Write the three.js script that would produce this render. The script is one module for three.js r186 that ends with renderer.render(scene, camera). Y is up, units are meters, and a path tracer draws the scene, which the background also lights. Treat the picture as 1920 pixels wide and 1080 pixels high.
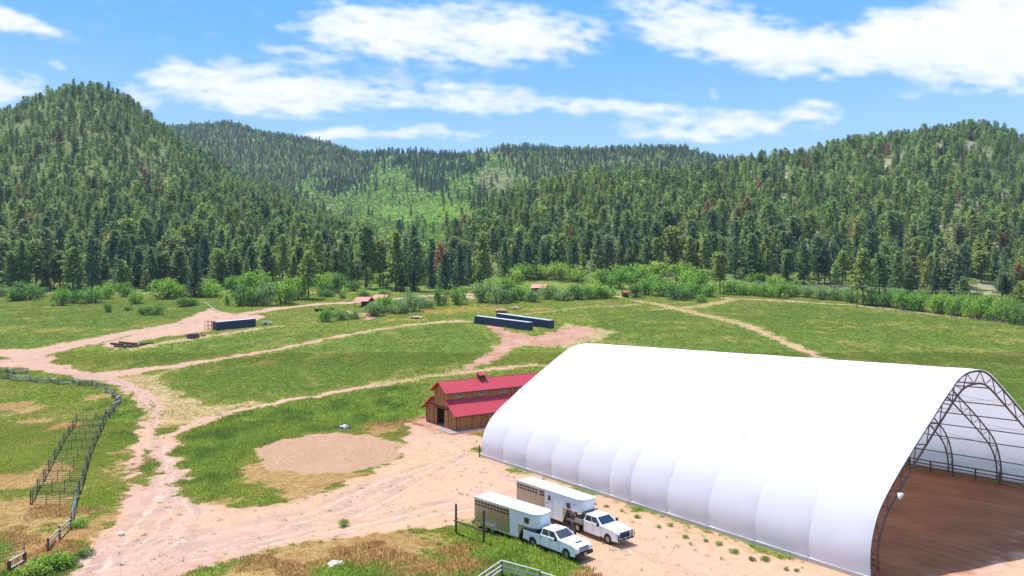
import * as THREE from 'three';
import { mergeGeometries } from 'three/addons/utils/BufferGeometryUtils.js';
import { RoundedBoxGeometry } from 'three/addons/geometries/RoundedBoxGeometry.js';
import { createNoise2D } from 'simplex-noise';

// ------------------------------------------------------------------ camera, sky, sun, exposure
const T0 = Date.now();
const FOC = 1321, EYE = 23, HORIZON = 525;           // focal length in photo pixels, height above the yard, row of the true horizon
const scene = new THREE.Scene();
const camera = new THREE.PerspectiveCamera(2 * Math.atan(540 / FOC) * 180 / Math.PI, 16 / 9, 0.5, 9000);
camera.position.set(0, EYE, 0);
camera.lookAt(0, EYE, -100);
camera.setViewOffset(1920, 1080, 0, 540 - HORIZON, 1920, 1080);
const renderer = new THREE.WebGLRenderer({ antialias: true });
renderer.toneMapping = THREE.LinearToneMapping;
renderer.toneMappingExposure = 1.38;
renderer.shadowMap.enabled = true;

function rngOf(seed) { let s = seed | 0; return () => { s = (s + 0x6d2b79f5) | 0; let t = Math.imul(s ^ (s >>> 15), 1 | s); t = (t + Math.imul(t ^ (t >>> 7), 61 | t)) ^ t; return ((t ^ (t >>> 14)) >>> 0) / 4294967296; }; }
const noiseA = createNoise2D(rngOf(11)), noiseB = createNoise2D(rngOf(23)), noiseC = createNoise2D(rngOf(37));
function fbm(n, x, y, oct, gain = 0.5) { let a = 1, s = 0, t = 0; for (let i = 0; i < oct; i++) { s += a * n(x, y); t += a; a *= gain; x = x * 2.03 + 17.1; y = y * 2.03 - 9.7; } return s / t; }
const clamp = (x, a = 0, b = 1) => Math.min(b, Math.max(a, x)), sstep = (a, b, x) => { const t = clamp((x - a) / (b - a)); return t * t * (3 - 2 * t); }, mix = (a, b, t) => a + (b - a) * t;

const SUN_ELEV = 67 * Math.PI / 180, SUN_FROM = new THREE.Vector3(-0.70, 0, -0.71).normalize();   // horizontal direction the sun stands in
const sun = new THREE.DirectionalLight(new THREE.Color(1.0, 0.955, 0.88), 4.2);
sun.name = 'sun';
sun.position.set(SUN_FROM.x * Math.cos(SUN_ELEV), Math.sin(SUN_ELEV), SUN_FROM.z * Math.cos(SUN_ELEV)).multiplyScalar(600);
sun.target.position.set(0, 0, 0);
sun.castShadow = true;
sun.shadow.mapSize.set(4096, 4096);
Object.assign(sun.shadow.camera, { left: -420, right: 420, top: 420, bottom: -420, near: 10, far: 1600 });
scene.add(sun, sun.target);

// sky: clear blue air with flat broken cloud
{
  const W = 3072, H = 1536, data = new Float32Array(W * H * 4);
  // [centre u, centre v, half width, half height, turn, weight] of the clouds over the valley, in directions given as photo pixels
  const blobs = [
    [850, 62, 230, 58, 0.02, 1.25], [1000, 70, 100, 40, 0, .85], [700, 50, 110, 34, 0.2, .8], [640, 24, 50, 12, .1, .55], [600, 60, 90, 14, .2, .5],
    [565, 102, 70, 20, .1, .7], [450, 160, 165, 44, .06, 1.15], [340, 145, 70, 22, .2, .8], [540, 190, 130, 32, 0, .9], [760, 172, 210, 32, .05, .72], [900, 195, 160, 18, .04, .55], [1050, 192, 190, 18, .06, .55], [1180, 208, 130, 16, .05, .45], [1270, 210, 110, 16, 0, .5],
    [720, 250, 150, 13, -.02, .95], [630, 255, 60, 10, 0, .6], [860, 246, 40, 9, 0, .5],
    [1320, 48, 150, 50, .1, 1.05], [1420, 90, 150, 42, .12, 1.05], [1530, 95, 130, 38, 0, .9], [1215, 14, 70, 22, 0, .5], [1660, 80, 110, 46, -.1, .85], [1830, 85, 200, 72, .02, 1.6], [1960, 70, 200, 80, .0, 1.5], [1780, 45, 130, 36, -.2, 1.0],
    [1330, 243, 160, 18, -.03, 1.25], [1420, 225, 80, 14, -.05, .8], [1520, 205, 60, 18, 0, .9], [1530, 222, 40, 8, 0, .5],
    [50, 50, 85, 18, .16, 1.1], [-40, 30, 90, 24, .1, 1], [115, 125, 20, 8, 0, .5], [20, 165, 70, 26, .1, .75], [270, 185, 36, 22, .25, .7], [-80, 160, 100, 40, 0, .9],
    [1340, 172, 22, 9, 0, .45], [1700, 178, 50, 10, 0, .3],
  ];
  for (let j = 0; j < H; j++) {
    const el = ((j + 0.5) / H - 0.5) * Math.PI, sy = Math.sin(el), cy = Math.cos(el), up = Math.max(0, sy);
    for (let i = 0; i < W; i++) {
      const o = (j * W + i) * 4;
      if (sy < -0.02) { data[o] = .30; data[o + 1] = .34; data[o + 2] = .32; data[o + 3] = 1; continue; }
      const az = ((i + 0.5) / W - 0.5) * 2 * Math.PI, x = Math.cos(az) * cy, z = Math.sin(az) * cy;
      const t = Math.pow(clamp(up / 0.8), 0.62);
      let r = mix(.55, .062, t), g = mix(.79, .27, t), b = mix(1.0, .80, t);
      const t2 = sstep(0, .36, up); r = mix(r, mix(.56, .098, t2), .75); g = mix(g, mix(.80, .385, t2), .75); b = mix(b, mix(1.0, .96, t2), .75);
      let cov = 0;
      // generic broken cloud everywhere, in a flat layer overhead
      const k = 1 / (up + 0.10), px = x * k, pz = z * k;
            let gen = 0, inside = 0;
      if (z < -0.05) {
        const u = 960 + FOC * x / -z, v = HORIZON - FOC * sy / -z;
        inside = (1 - sstep(150, 500, Math.max(-u, u - 1920))) * (1 - sstep(60, 380, -v));
        if (inside > 0) {
          let f = 0;
          const w1 = fbm(noiseB, u / 170, v / 60, 4), w2 = fbm(noiseC, u / 150 + 40, v / 60, 4);
          const uu = u + w1 * 38, vv = v + w2 * 13 + w1 * 6;
          for (const [cu, cv, a, bb, th, w] of blobs) {
            const du = uu - cu, dv = vv - cv; if (Math.abs(du) > a * 2.2 || Math.abs(dv) > a * 2.2) continue;
            const c = Math.cos(th), s = Math.sin(th), p = (du * c + dv * s) / a, q = (-du * s + dv * c) / bb, d = p * p + q * q;
            if (d < 2.6) f += w * Math.pow(1 - d / 2.6, 2) * 1.1;
          }
          const n = fbm(noiseA, u / 120 + v / 200, v / 34 - u / 260, 6, .58);
          const wisp = fbm(noiseC, u / 60 - v / 90, v / 16 + u / 190, 5, .6), thin = clamp((f * .80 + (n * .85 + wisp * .35) * Math.min(1, f * 1.4) - .16) / 1.55);
          cov = Math.pow(thin * (2 - thin), 1.05) * .93;
          cov = Math.max(cov, sstep(.25, .75, n) * .10 * sstep(300, 120, v));
        }
      }
      if (inside < 1) { const wv = noiseC(px * .7 + 3, pz * .7); gen = sstep(.08, .55, fbm(noiseA, px * 1.1 + wv * .5, pz * 1.9, 4, .55) + .10) * .85; }
      cov = mix(gen, cov, inside);
      const shade = .93 + .05 * (cov > 0 ? fbm(noiseB, px * 6, pz * 9, 2) : 0);
      data[o] = .93 * mix(r, .95 * shade, cov); data[o + 1] = .93 * mix(g, .96 * shade, cov); data[o + 2] = .93 * mix(b, 1.0 * shade, cov); data[o + 3] = 1;
    }
  }
  const sky = new THREE.DataTexture(data, W, H, THREE.RGBAFormat, THREE.FloatType);
  sky.mapping = THREE.EquirectangularReflectionMapping; sky.magFilter = THREE.LinearFilter; sky.needsUpdate = true;
  scene.background = sky; scene.environment = sky; scene.environmentIntensity = 1; scene.backgroundIntensity = 1;
}

// ------------------------------------------------------------------ naming helpers
const used = new Map();
function numbered(name) { const n = used.get(name) ?? 0; used.set(name, n + 1); return n ? name + '_' + String(n).padStart(3, '0') : name; }
function tag(o, label, category, group, kind) { if (label) o.userData.label = label; if (category) o.userData.category = category; if (group) o.userData.group = group; if (kind) o.userData.kind = kind; return o; }
function thing(name, label, category, group) { const o = new THREE.Group(); o.name = numbered(name); scene.add(o); return tag(o, label, category, group); }
const noIndex = (g) => { const n = g.index ? g.toNonIndexed() : g; for (const k of Object.keys(n.attributes)) if (!['position', 'normal', 'uv'].includes(k)) n.deleteAttribute(k); return n; };
function merged(list) { const l = list.map(noIndex); const uv = l.every((g) => g.attributes.uv); if (!uv) l.forEach((g) => g.deleteAttribute('uv')); return l.length > 1 ? mergeGeometries(l) : l[0]; }
function part(name, geos, mat, parent) { const m = new THREE.Mesh(Array.isArray(geos) ? merged(geos) : geos, mat); m.name = name; m.castShadow = m.receiveShadow = true; if (parent) parent.add(m); else { m.name = numbered(name); scene.add(m); } return m; }
function copyOf(proto, label, group) { const c = proto.clone(); c.name = numbered(proto.name.replace(/_\d{3}$/, '')); c.userData = { ...proto.userData }; if (label) c.userData.label = label; if (group) c.userData.group = group; scene.add(c); return c; }
const V = (x, y, z) => new THREE.Vector3(x, y, z);
function box(w, h, d, x = 0, y = 0, z = 0, ry = 0) { const g = new THREE.BoxGeometry(w, h, d); if (ry) g.rotateY(ry); return g.translate(x, y, z); }
function rbox(w, h, d, r, x = 0, y = 0, z = 0) { return new RoundedBoxGeometry(w, h, d, 2, r).translate(x, y, z); }
function rod(a, b, r, seg = 6, r2 = r) { const d = b.clone().sub(a), g = new THREE.CylinderGeometry(r2, r, d.length(), seg); g.applyQuaternion(new THREE.Quaternion().setFromUnitVectors(V(0, 1, 0), d.normalize())); return g.translate((a.x + b.x) / 2, (a.y + b.y) / 2, (a.z + b.z) / 2); }
function prism(pts, depth, bevel = 0) { const s = new THREE.Shape(pts.map((p) => new THREE.Vector2(p[0], p[1]))); return new THREE.ExtrudeGeometry(s, { depth: depth - 2 * bevel, bevelEnabled: bevel > 0, bevelSize: bevel, bevelThickness: bevel, bevelSegments: 2, curveSegments: 10 }).translate(0, 0, -depth / 2 + bevel); }
function slab(c, th = 0.012) {   // thin solid panel on four corners (counter-clockwise seen from outside)
  const n = c[1].clone().sub(c[0]).cross(c[3].clone().sub(c[0])).normalize().multiplyScalar(th), q = c.map((p) => p.clone().add(n)), P = [], quad = (a, b, d, e) => { for (const v of [a, b, d, a, d, e]) P.push(v.x, v.y, v.z); };
  quad(q[0], q[1], q[2], q[3]); quad(c[3], c[2], c[1], c[0]);
  for (let i = 0; i < 4; i++) { const j = (i + 1) % 4; quad(c[i], c[j], q[j], q[i]); }
  const g = new THREE.BufferGeometry(); g.setAttribute('position', new THREE.Float32BufferAttribute(P, 3)); g.computeVertexNormals(); return g;
}
function patch(c, u0, u1, v0, v1, th, u2 = u0, u3 = u1) { const at = (u, v) => c[0].clone().lerp(c[1], u).lerp(c[3].clone().lerp(c[2], u), v); return slab([at(u0, v0), at(u1, v0), at(u3, v1), at(u2, v1)], th); }
const rgb = (r, g, b) => new THREE.Color().setRGB(r, g, b);
const mat = (c, roughness = 0.9, extra = {}) => new THREE.MeshStandardMaterial({ color: Array.isArray(c) ? rgb(...c) : c, roughness, side: THREE.DoubleSide, ...extra });
const phys = (c, roughness, extra = {}) => new THREE.MeshPhysicalMaterial({ color: Array.isArray(c) ? rgb(...c) : c, roughness, side: THREE.DoubleSide, ...extra });

// ------------------------------------------------------------------ the lie of the land
function pchip(xs, ys) {
  const n = xs.length, h = [], d = [], m = new Array(n);
  for (let i = 0; i < n - 1; i++) { h[i] = xs[i + 1] - xs[i]; d[i] = (ys[i + 1] - ys[i]) / h[i]; }
  m[0] = d[0]; m[n - 1] = d[n - 2];
  for (let i = 1; i < n - 1; i++) m[i] = d[i - 1] * d[i] <= 0 ? 0 : 3 * (h[i - 1] + h[i]) / ((2 * h[i] + h[i - 1]) / d[i - 1] + (h[i] + 2 * h[i - 1]) / d[i]);
  return (x) => { if (x <= xs[0]) return ys[0]; if (x >= xs[n - 1]) return ys[n - 1]; let i = 0; while (x > xs[i + 1]) i++; const t = (x - xs[i]) / h[i], t2 = t * t, t3 = t2 * t; return ys[i] * (2 * t3 - 3 * t2 + 1) + m[i] * h[i] * (t3 - 2 * t2 + t) + ys[i + 1] * (-2 * t3 + 3 * t2) + m[i + 1] * h[i] * (t3 - t2); };
}
const floorPts = [[2, .5], [43, 0], [55, -.43], [64, -.64], [80, -1.3], [100, -2.0], [120, -2.3], [144, -1.5], [176, 1.9], [219, 6.4], [300, 12.3], [358, 17.6]];
// hills: [u, foothill row, distance, hill row, distance, dip behind it, back ridge row, distance] ; rows are of the ground, trees stand above it
const cols = [
  [-700, 370, 540, 250, 1000, 60, 270, 1900], [-200, 385, 560, 225, 1000, 60, 262, 1900], [0, 398, 570, 226, 1000, 70, 262, 1900], [80, 380, 590, 203, 1010, 80, 262, 1900], [150, 362, 600, 190, 1010, 90, 262, 1900], [210, 360, 610, 196, 1020, 90, 258, 1950], [260, 362, 620, 224, 1040, 80, 252, 2000], [330, 370, 630, 268, 1040, 60, 248, 2050],
  [420, 388, 640, 328, 1010, 60, 243, 2050], [500, 406, 640, 372, 960, 60, 258, 2000], [600, 440, 620, 410, 880, 45, 277, 1950], [690, 488, 580, 440, 860, 10, 297, 1850], [760, 496, 560, 428, 900, 4, 296, 1750], [850, 474, 560, 420, 800, 14, 297, 1680],
  [900, 446, 560, 398, 700, 30, 296, 1620], [980, 430, 540, 376, 700, 50, 287, 1600], [1100, 425, 515, 346, 770, 50, 289, 1600], [1250, 425, 515, 340, 830, 50, 284, 1600], [1350, 420, 515, 338, 880, 55, 304, 1600], [1440, 420, 515, 322, 930, 60, 312, 1600],
  [1550, 430, 515, 298, 980, 70, 322, 1700], [1650, 430, 510, 284, 1010, 80, 330, 1700], [1740, 432, 505, 268, 1010, 80, 330, 1700], [1810, 432, 500, 259, 1010, 80, 330, 1700], [1870, 436, 500, 267, 1010, 80, 330, 1700], [1930, 440, 500, 296, 1000, 80, 330, 1700], [2100, 430, 490, 320, 960, 60, 320, 1700], [2600, 400, 480, 280, 960, 60, 300, 1700],
];
const colAt = [0, 1, 2, 3, 4, 5, 6, 7].map((k) => pchip(cols.map((c) => c[0]), cols.map((c) => c[k])));
const TU0 = -700, TDU = 10, TUN = 331, TRN = 420, TR0 = 2, TRK = Math.log(6000 / TR0) / (TRN - 1), table = new Float32Array(TUN * TRN);
for (let i = 0; i < TUN; i++) {
  const u = TU0 + i * TDU, [, fr, rf, ar, ra, dip, br, rb] = colAt.map((f) => f(u)), yOf = (row, r) => EYE + (HORIZON - row) / FOC * r;
  const yf = yOf(fr, rf), ya = yOf(ar, ra), yb = yOf(br, rb), rd = (ra + rb) / 2;
  const pts = [...floorPts, [rf, yf], [ra, ya], [rd, (ya + yb) / 2 - dip], [rb, yb], [rb * 1.5, yb * .7], [6000, yb * .5]];
  const f = pchip(pts.map((p) => p[0]), pts.map((p) => p[1]));
  for (let j = 0; j < TRN; j++) table[i * TRN + j] = f(TR0 * Math.exp(j * TRK));
}
const AZMAX = 50 * Math.PI / 180;
// arena and barn stand on level pads
const PF = [28.157, 55.105], PA = [-4.17, 100.152], yF = -.485, yA = -2.02, AL = Math.hypot(PF[0] - PA[0], PF[1] - PA[1]), AD = [(PF[0] - PA[0]) / AL, (PF[1] - PA[1]) / AL], AP = [-AD[1], AD[0]], AW = 39.6;
const BD = [.83, .558], BG = [-.558, .83], BARN = [-9.6, 117.4], BARN_Y = -2.3, BL = 31, BW = 11;
function padWeight(X, Z, O, a, b, L, W, edge) { const s = (X - O[0]) * a[0] + (Z - O[1]) * a[1], t = (X - O[0]) * b[0] + (Z - O[1]) * b[1], dx = Math.max(-s, s - L, 0), dz = Math.max(-t, t - W, 0); return [1 - sstep(0, edge, Math.hypot(dx, dz)), s]; }
function groundY(X, Z) {
  let az = Math.atan2(X, Z), rr, u;
  const hyp = Math.hypot(X, Z);
  if (Math.abs(az) < AZMAX) { rr = Z; u = 960 + FOC * X / Z; } else { rr = hyp * Math.cos(AZMAX); u = 960 + FOC * Math.tan(AZMAX) * Math.sign(az); }
  rr = Math.max(rr, TR0);
  const fu = clamp((u - TU0) / TDU, 0, TUN - 1.001), fj = clamp(Math.log(rr / TR0) / TRK, 0, TRN - 1.001), i = Math.floor(fu), j = Math.floor(fj), a = fu - i, b = fj - j;
  let y = mix(mix(table[i * TRN + j], table[i * TRN + j + 1], b), mix(table[(i + 1) * TRN + j], table[(i + 1) * TRN + j + 1], b), a);
  const hill = sstep(400, 900, hyp);
  if (hill > 0) y += hill * (9 * fbm(noiseA, X / 210, Z / 210, 3) + 3 * noiseB(X / 45, Z / 45));
  y += .16 * noiseC(X / 23, Z / 23) + .05 * noiseB(X / 5, Z / 5);
  if (hyp < 180) {
    let [w, s] = padWeight(X, Z, PA, AD, AP, AL, AW, 5); if (w > 0) y = mix(y, mix(yA, yF, clamp(s / AL, -.1, 1.1)), w);
    [w] = padWeight(X, Z, BARN, BD, BG, BL, BW, 6); if (w > 0) y = mix(y, BARN_Y, w);
  }
  return y;
}
function at(u, v) {   // where a line of sight meets the ground: {X, Z, y}
  const kx = (u - 960) / FOC, ky = (v - HORIZON) / FOC;
  let z0 = 20, z1 = 20;
  for (let z = 20; z < 3200; z *= 1.008) { if (EYE - ky * z <= groundY(kx * z, z)) { z1 = z; break; } z0 = z; z1 = z; }
  for (let k = 0; k < 24; k++) { const m = (z0 + z1) / 2; if (EYE - ky * m <= groundY(kx * m, m)) z1 = m; else z0 = m; }
  return { X: kx * z1, Z: z1, y: groundY(kx * z1, z1) };
}
const rowOf = (X, Z, y) => HORIZON + FOC * (EYE - y) / Z, colOf = (X, Z) => 960 + FOC * X / Z;
const P3 = (u, v, h = 0) => { const p = at(u, v); return V(p.X, p.y + h, -p.Z); };
const onGround = (X, Z, h = 0) => V(X, groundY(X, Z) + h, -Z);

// ------------------------------------------------------------------ what covers the ground
// signed depth (metres inside) of each kind of cover on a half metre grid
const GX0 = -320, GZ0 = 20, GSTEP = 0.5, GNX = 1281, GNZ = 801;
const cover = {};
for (const k of ['dirt', 'red', 'path', 'dry', 'lush', 'field', 'rut', 'pale', 'pen', 'yellow']) cover[k] = new Float32Array(GNX * GNZ).fill(-30);
const flatAt = (u, v) => { const p = at(u, v); return [p.X, p.Z]; };
function addLine(kind, pts, halfWidth) {
  const q = pts.map(([u, v, w]) => [...flatAt(u, v), w ?? halfWidth]), C = cover[kind];
  for (let k = 0; k + 1 < q.length; k++) {
    const [x0, z0, w0] = q[k], [x1, z1, w1] = q[k + 1], m = 10, dx = x1 - x0, dz = z1 - z0, L2 = dx * dx + dz * dz || 1;
    const i0 = Math.max(0, Math.floor((Math.min(x0, x1) - m - GX0) / GSTEP)), i1 = Math.min(GNX - 1, Math.ceil((Math.max(x0, x1) + m - GX0) / GSTEP)), j0 = Math.max(0, Math.floor((Math.min(z0, z1) - m - GZ0) / GSTEP)), j1 = Math.min(GNZ - 1, Math.ceil((Math.max(z0, z1) + m - GZ0) / GSTEP));
    for (let j = j0; j <= j1; j++) for (let i = i0; i <= i1; i++) {
      const x = GX0 + i * GSTEP, z = GZ0 + j * GSTEP, t = clamp(((x - x0) * dx + (z - z0) * dz) / L2), d = Math.hypot(x - x0 - t * dx, z - z0 - t * dz), s = mix(w0, w1, t) - d;
      if (s > C[j * GNX + i]) C[j * GNX + i] = s;
    }
  }
}
function polyDepth(q, x, z) { let inside = false, best = 1e9; for (let k = 0, l = q.length - 1; k < q.length; l = k++) { const [x0, z0] = q[l], [x1, z1] = q[k]; if ((z0 > z) !== (z1 > z) && x < (x1 - x0) * (z - z0) / (z1 - z0) + x0) inside = !inside; const dx = x1 - x0, dz = z1 - z0, t = clamp(((x - x0) * dx + (z - z0) * dz) / (dx * dx + dz * dz || 1)); best = Math.min(best, Math.hypot(x - x0 - t * dx, z - z0 - t * dz)); } return inside ? best : -best; }
function addPoly(kind, pts, cut = false) {
  const q = pts.map(([u, v]) => flatAt(u, v)), C = cover[kind], m = 10, xs = q.map((p) => p[0]), zs = q.map((p) => p[1]);
  const i0 = Math.max(0, Math.floor((Math.min(...xs) - m - GX0) / GSTEP)), i1 = Math.min(GNX - 1, Math.ceil((Math.max(...xs) + m - GX0) / GSTEP)), j0 = Math.max(0, Math.floor((Math.min(...zs) - m - GZ0) / GSTEP)), j1 = Math.min(GNZ - 1, Math.ceil((Math.max(...zs) + m - GZ0) / GSTEP));
  for (let j = j0; j <= j1; j++) for (let i = i0; i <= i1; i++) { const s = polyDepth(q, GX0 + i * GSTEP, GZ0 + j * GSTEP), o = j * GNX + i; C[o] = cut ? Math.min(C[o], -s) : Math.max(C[o], s); }
}
function coverAt(kind, X, Z) { const C = cover[kind], fx = clamp((X - GX0) / GSTEP, 0, GNX - 1.01), fz = clamp((Z - GZ0) / GSTEP, 0, GNZ - 1.01), i = Math.floor(fx), j = Math.floor(fz), a = fx - i, b = fz - j, o = j * GNX + i; return mix(mix(C[o], C[o + 1], a), mix(C[o + GNX], C[o + GNX + 1], a), b); }

// the bare yard between the barn, the white arena and the vehicles
addPoly('dirt', [[905, 858], [884, 822], [845, 812], [800, 796], [764, 800], [755, 832], [748, 858], [700, 886], [600, 922], [520, 944], [450, 951], [385, 944], [340, 926], [322, 895], [300, 872], [262, 872], [240, 915], [224, 955], [190, 1000], [150, 1045], [110, 1085], [100, 1200], [330, 1200], [350, 1078], [420, 1050], [560, 1022], [650, 1004], [770, 992], [850, 986], [905, 976], [1000, 998], [1060, 1040], [1120, 1062], [1180, 1110], [1240, 1200], [2500, 1200], [2300, 985], [2010, 930], [1990, 925], [1640, 1086], [1635, 1092], [1250, 975]]);
addLine('dirt', [[330, 900, 2.0], [290, 885, 3.4], [280, 840, 2.3], [276, 800, 1.6], [286, 768, 1.6], [268, 740, 1.7], [224, 717, 1.7], [150, 701, 2.2], [95, 690, 3.2], [55, 682, 4], [0, 680, 4], [-80, 684, 4]]);
addLine('dirt', [[-80, 662, 5.5], [0, 662, 5.5], [60, 663, 6], [110, 652, 5.5], [180, 638, 4.6], [300, 615, 4.2], [400, 599, 4], [520, 578, 3.6], [600, 570, 3.6], [680, 566, 4], [740, 560, 3.6], [800, 555, 3.4], [880, 552, 3]]);
addLine('dirt', [[55, 668, 4], [70, 684, 4], [110, 694, 3]]);
addLine('dirt', [[318, 880, 1.3], [306, 840, 1.4], [318, 818, 1.4], [348, 802, 1.4], [392, 784, 1.5], [470, 764, 1.5], [560, 748, 1.6], [640, 734, 1.8], [700, 722, 1.4]]);
addLine('path', [[700, 722, 1.8], [800, 706, 1.6], [880, 697, 1.6], [1010, 684, 1.6]]);
addLine('dirt', [[800, 708, .5], [880, 697, .8], [1010, 684, .8]]);
addLine('dirt', [[150, 700, 1.0], [215, 702, 3.6], [265, 694, 3.0], [330, 686, 2.0], [450, 667, 1.5], [560, 647, 1.2], [620, 634, 1.2], [670, 624, 1.6]]);
addLine('path', [[670, 624, 1.8], [760, 610, 1.8], [850, 602, 2.2], [880, 604, 2]]);
addLine('dirt', [[700, 619, .4], [760, 610, .8], [830, 603, 1.5], [870, 603, .8]]);
addLine('path', [[215, 702, 4], [270, 722, 3.5], [320, 748, 3.2], [360, 768, 3], [420, 772, 2.5]]);
addLine('path', [[300, 800, 3], [330, 770, 5], [390, 770, 3], [470, 756, 1.5]]);
addPoly('dirt', [[250, 908], [257, 872], [266, 846], [284, 842], [292, 868], [290, 900], [276, 912]], true);
addPoly('dirt', [[268, 790], [276, 770], [281, 752], [286, 768], [282, 790]], true);
addPoly('path', [[285, 705], [330, 690], [285, 715], [300, 740], [400, 762], [420, 775], [330, 800], [300, 790], [300, 760], [260, 730]]);
addPoly('red', [[1000, 630], [1095, 612], [1118, 622], [1075, 640], [1040, 652], [990, 648], [962, 656], [935, 672], [900, 690], [862, 694], [905, 668], [938, 642], [930, 628], [955, 622]]);
addPoly('path', [[1060, 606], [1160, 622], [1120, 640], [1060, 655], [1030, 640]]);
addLine('red', [[900, 600, 1.2], [940, 622, 2.4]]);
addPoly('dirt', [[395, 578], [440, 590], [500, 592], [470, 606], [385, 622], [300, 632], [210, 655], [190, 645], [300, 618]]);
addLine('path', [[250, 655, 2.6], [350, 636, 2.6], [450, 622, 2.4], [520, 612, 1.8]]);
addLine('path', [[1190, 563, 2], [1230, 570, 2.6], [1290, 584, 2.8], [1400, 610, 2.4], [1470, 640, 2.0], [1560, 682, 1.6], [1620, 712, 1.6]]);
addLine('dirt', [[1300, 587, .4], [1400, 611, .5], [1450, 631, .7], [1500, 654, .8], [1560, 682, .8]]);
addLine('dirt', [[1340, 557, 1.5], [1450, 563, 2.0], [1600, 572, 1.9], [1700, 583, 1.8], [1800, 595, 1.8], [1960, 614, 1.8], [2100, 630, 1.8]]);
addLine('path', [[1230, 581, 1.6], [1310, 575, 3], [1370, 563, 3]]);
addLine('path', [[960, 592, 1.2], [1090, 577, 1.4], [1200, 572, 1.6]]);
addPoly('red', [[645, 582], [690, 588], [708, 595], [690, 600], [670, 592]]);
addLine('dirt', [[760, 565, 2.5], [800, 562, 2.5], [850, 560, 2], [880, 557, 2]]);
addLine('dirt', [[880, 556, 3], [892, 560, 2.6]]);
addLine('dirt', [[1155, 556, 2.5], [1175, 556, 2.5]]);
addLine('dirt', [[768, 796, 1.0], [795, 804, 2.2], [830, 818, 3.2], [860, 822, 3.5], [905, 830, 3]]);
addLine('dry', [[758, 798, 2], [790, 802, 2.4], [830, 820, 2]]);
{ const e = []; for (let k = 0; k < 36; k++) { const a = k / 36 * 2 * Math.PI; e.push([615 + 138 * Math.cos(a), 851 + 38 * Math.sin(a) - 6 * Math.cos(a)]); } addPoly('pen', e); }
addPoly('dry', [[470, 862], [500, 838], [560, 822], [520, 850], [560, 880], [640, 890], [760, 856], [790, 800], [764, 796], [790, 812], [760, 868], [660, 905], [580, 936], [510, 930], [455, 912], [445, 885]]);
for (const [u, v, a] of [[40, 900, 7], [90, 880, 4], [30, 960, 8], [95, 975, 6], [130, 800, 3], [20, 765, 6], [60, 790, 3], [185, 745, 3], [150, 1010, 4], [205, 850, 2.4], [210, 880, 2], [110, 1040, 3], [520, 1050, 3.5], [640, 1040, 5], [720, 1020, 5], [800, 1030, 6], [850, 1060, 4], [560, 1070, 4], [880, 1030, 3], [440, 1075, 4], [335, 790, 2.4], [290, 745, 2], [700, 800, 3], [690, 810, 2.5], [740, 810, 3], [1090, 1075, 3], [180, 970, 2.5], [235, 870, 1.5], [60, 1000, 5], [345, 1050, 3]]) addLine('dry', [[u - 6, v, a], [u + 12, v + 2, a * .7]]);
addLine('dry', [[430, 940, 1.5], [520, 930, 2], [590, 935, 1.6], [700, 900, 1.4]]);
addPoly('lush', [[335, 905], [335, 850], [360, 810], [430, 780], [560, 752], [700, 726], [800, 722], [785, 790], [740, 800], [640, 802], [560, 815], [480, 845], [440, 890], [440, 930], [385, 935]]);
addLine('lush', [[0, 660, .1], [0, 661, .1]]);
for (const [u, v, a] of [[700, 1065, 5], [640, 1072, 4], [760, 1070, 4], [960, 1030, 5], [1000, 1060, 6], [930, 1060, 6], [820, 1075, 4], [1060, 1075, 4], [890, 1005, 2], [130, 1072, 3.5], [60, 1075, 3.5], [120, 1040, 2.5], [230, 780, 4], [225, 820, 3], [210, 760, 4], [130, 960, 3], [30, 1010, 3], [270, 880, 1.6], [275, 870, 1.4], [480, 1060, 2.5], [395, 1068, 2]]) addLine('lush', [[u - 5, v, a], [u + 8, v, a * .8]]);
addPoly('field', [[300, 700], [450, 672], [620, 640], [760, 614], [860, 606], [930, 636], [900, 668], [820, 694], [620, 730], [440, 748], [400, 752], [330, 730]]);
addPoly('field', [[-200, 560], [360, 566], [420, 570], [380, 590], [200, 625], [100, 645], [0, 655], [-200, 660]]);
addPoly('field', [[1110, 590], [1250, 578], [1290, 590], [1400, 616], [1470, 646], [1530, 674], [1300, 720], [1060, 660], [1130, 630]]);
addPoly('field', [[1330, 580], [1420, 568], [1600, 580], [1800, 602], [2100, 640], [2200, 900], [1600, 720], [1480, 636], [1400, 602]]);
addPoly('field', [[120, 690], [350, 645], [460, 625], [620, 618], [660, 622], [560, 640], [420, 664], [260, 688]]);
for (const [u, v, a] of [[860, 582, 6], [820, 585, 5], [900, 578, 5], [930, 583, 3], [760, 600, 4], [1000, 580, 4]]) addLine('yellow', [[u - 14, v, a], [u + 14, v, a]]);
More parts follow.
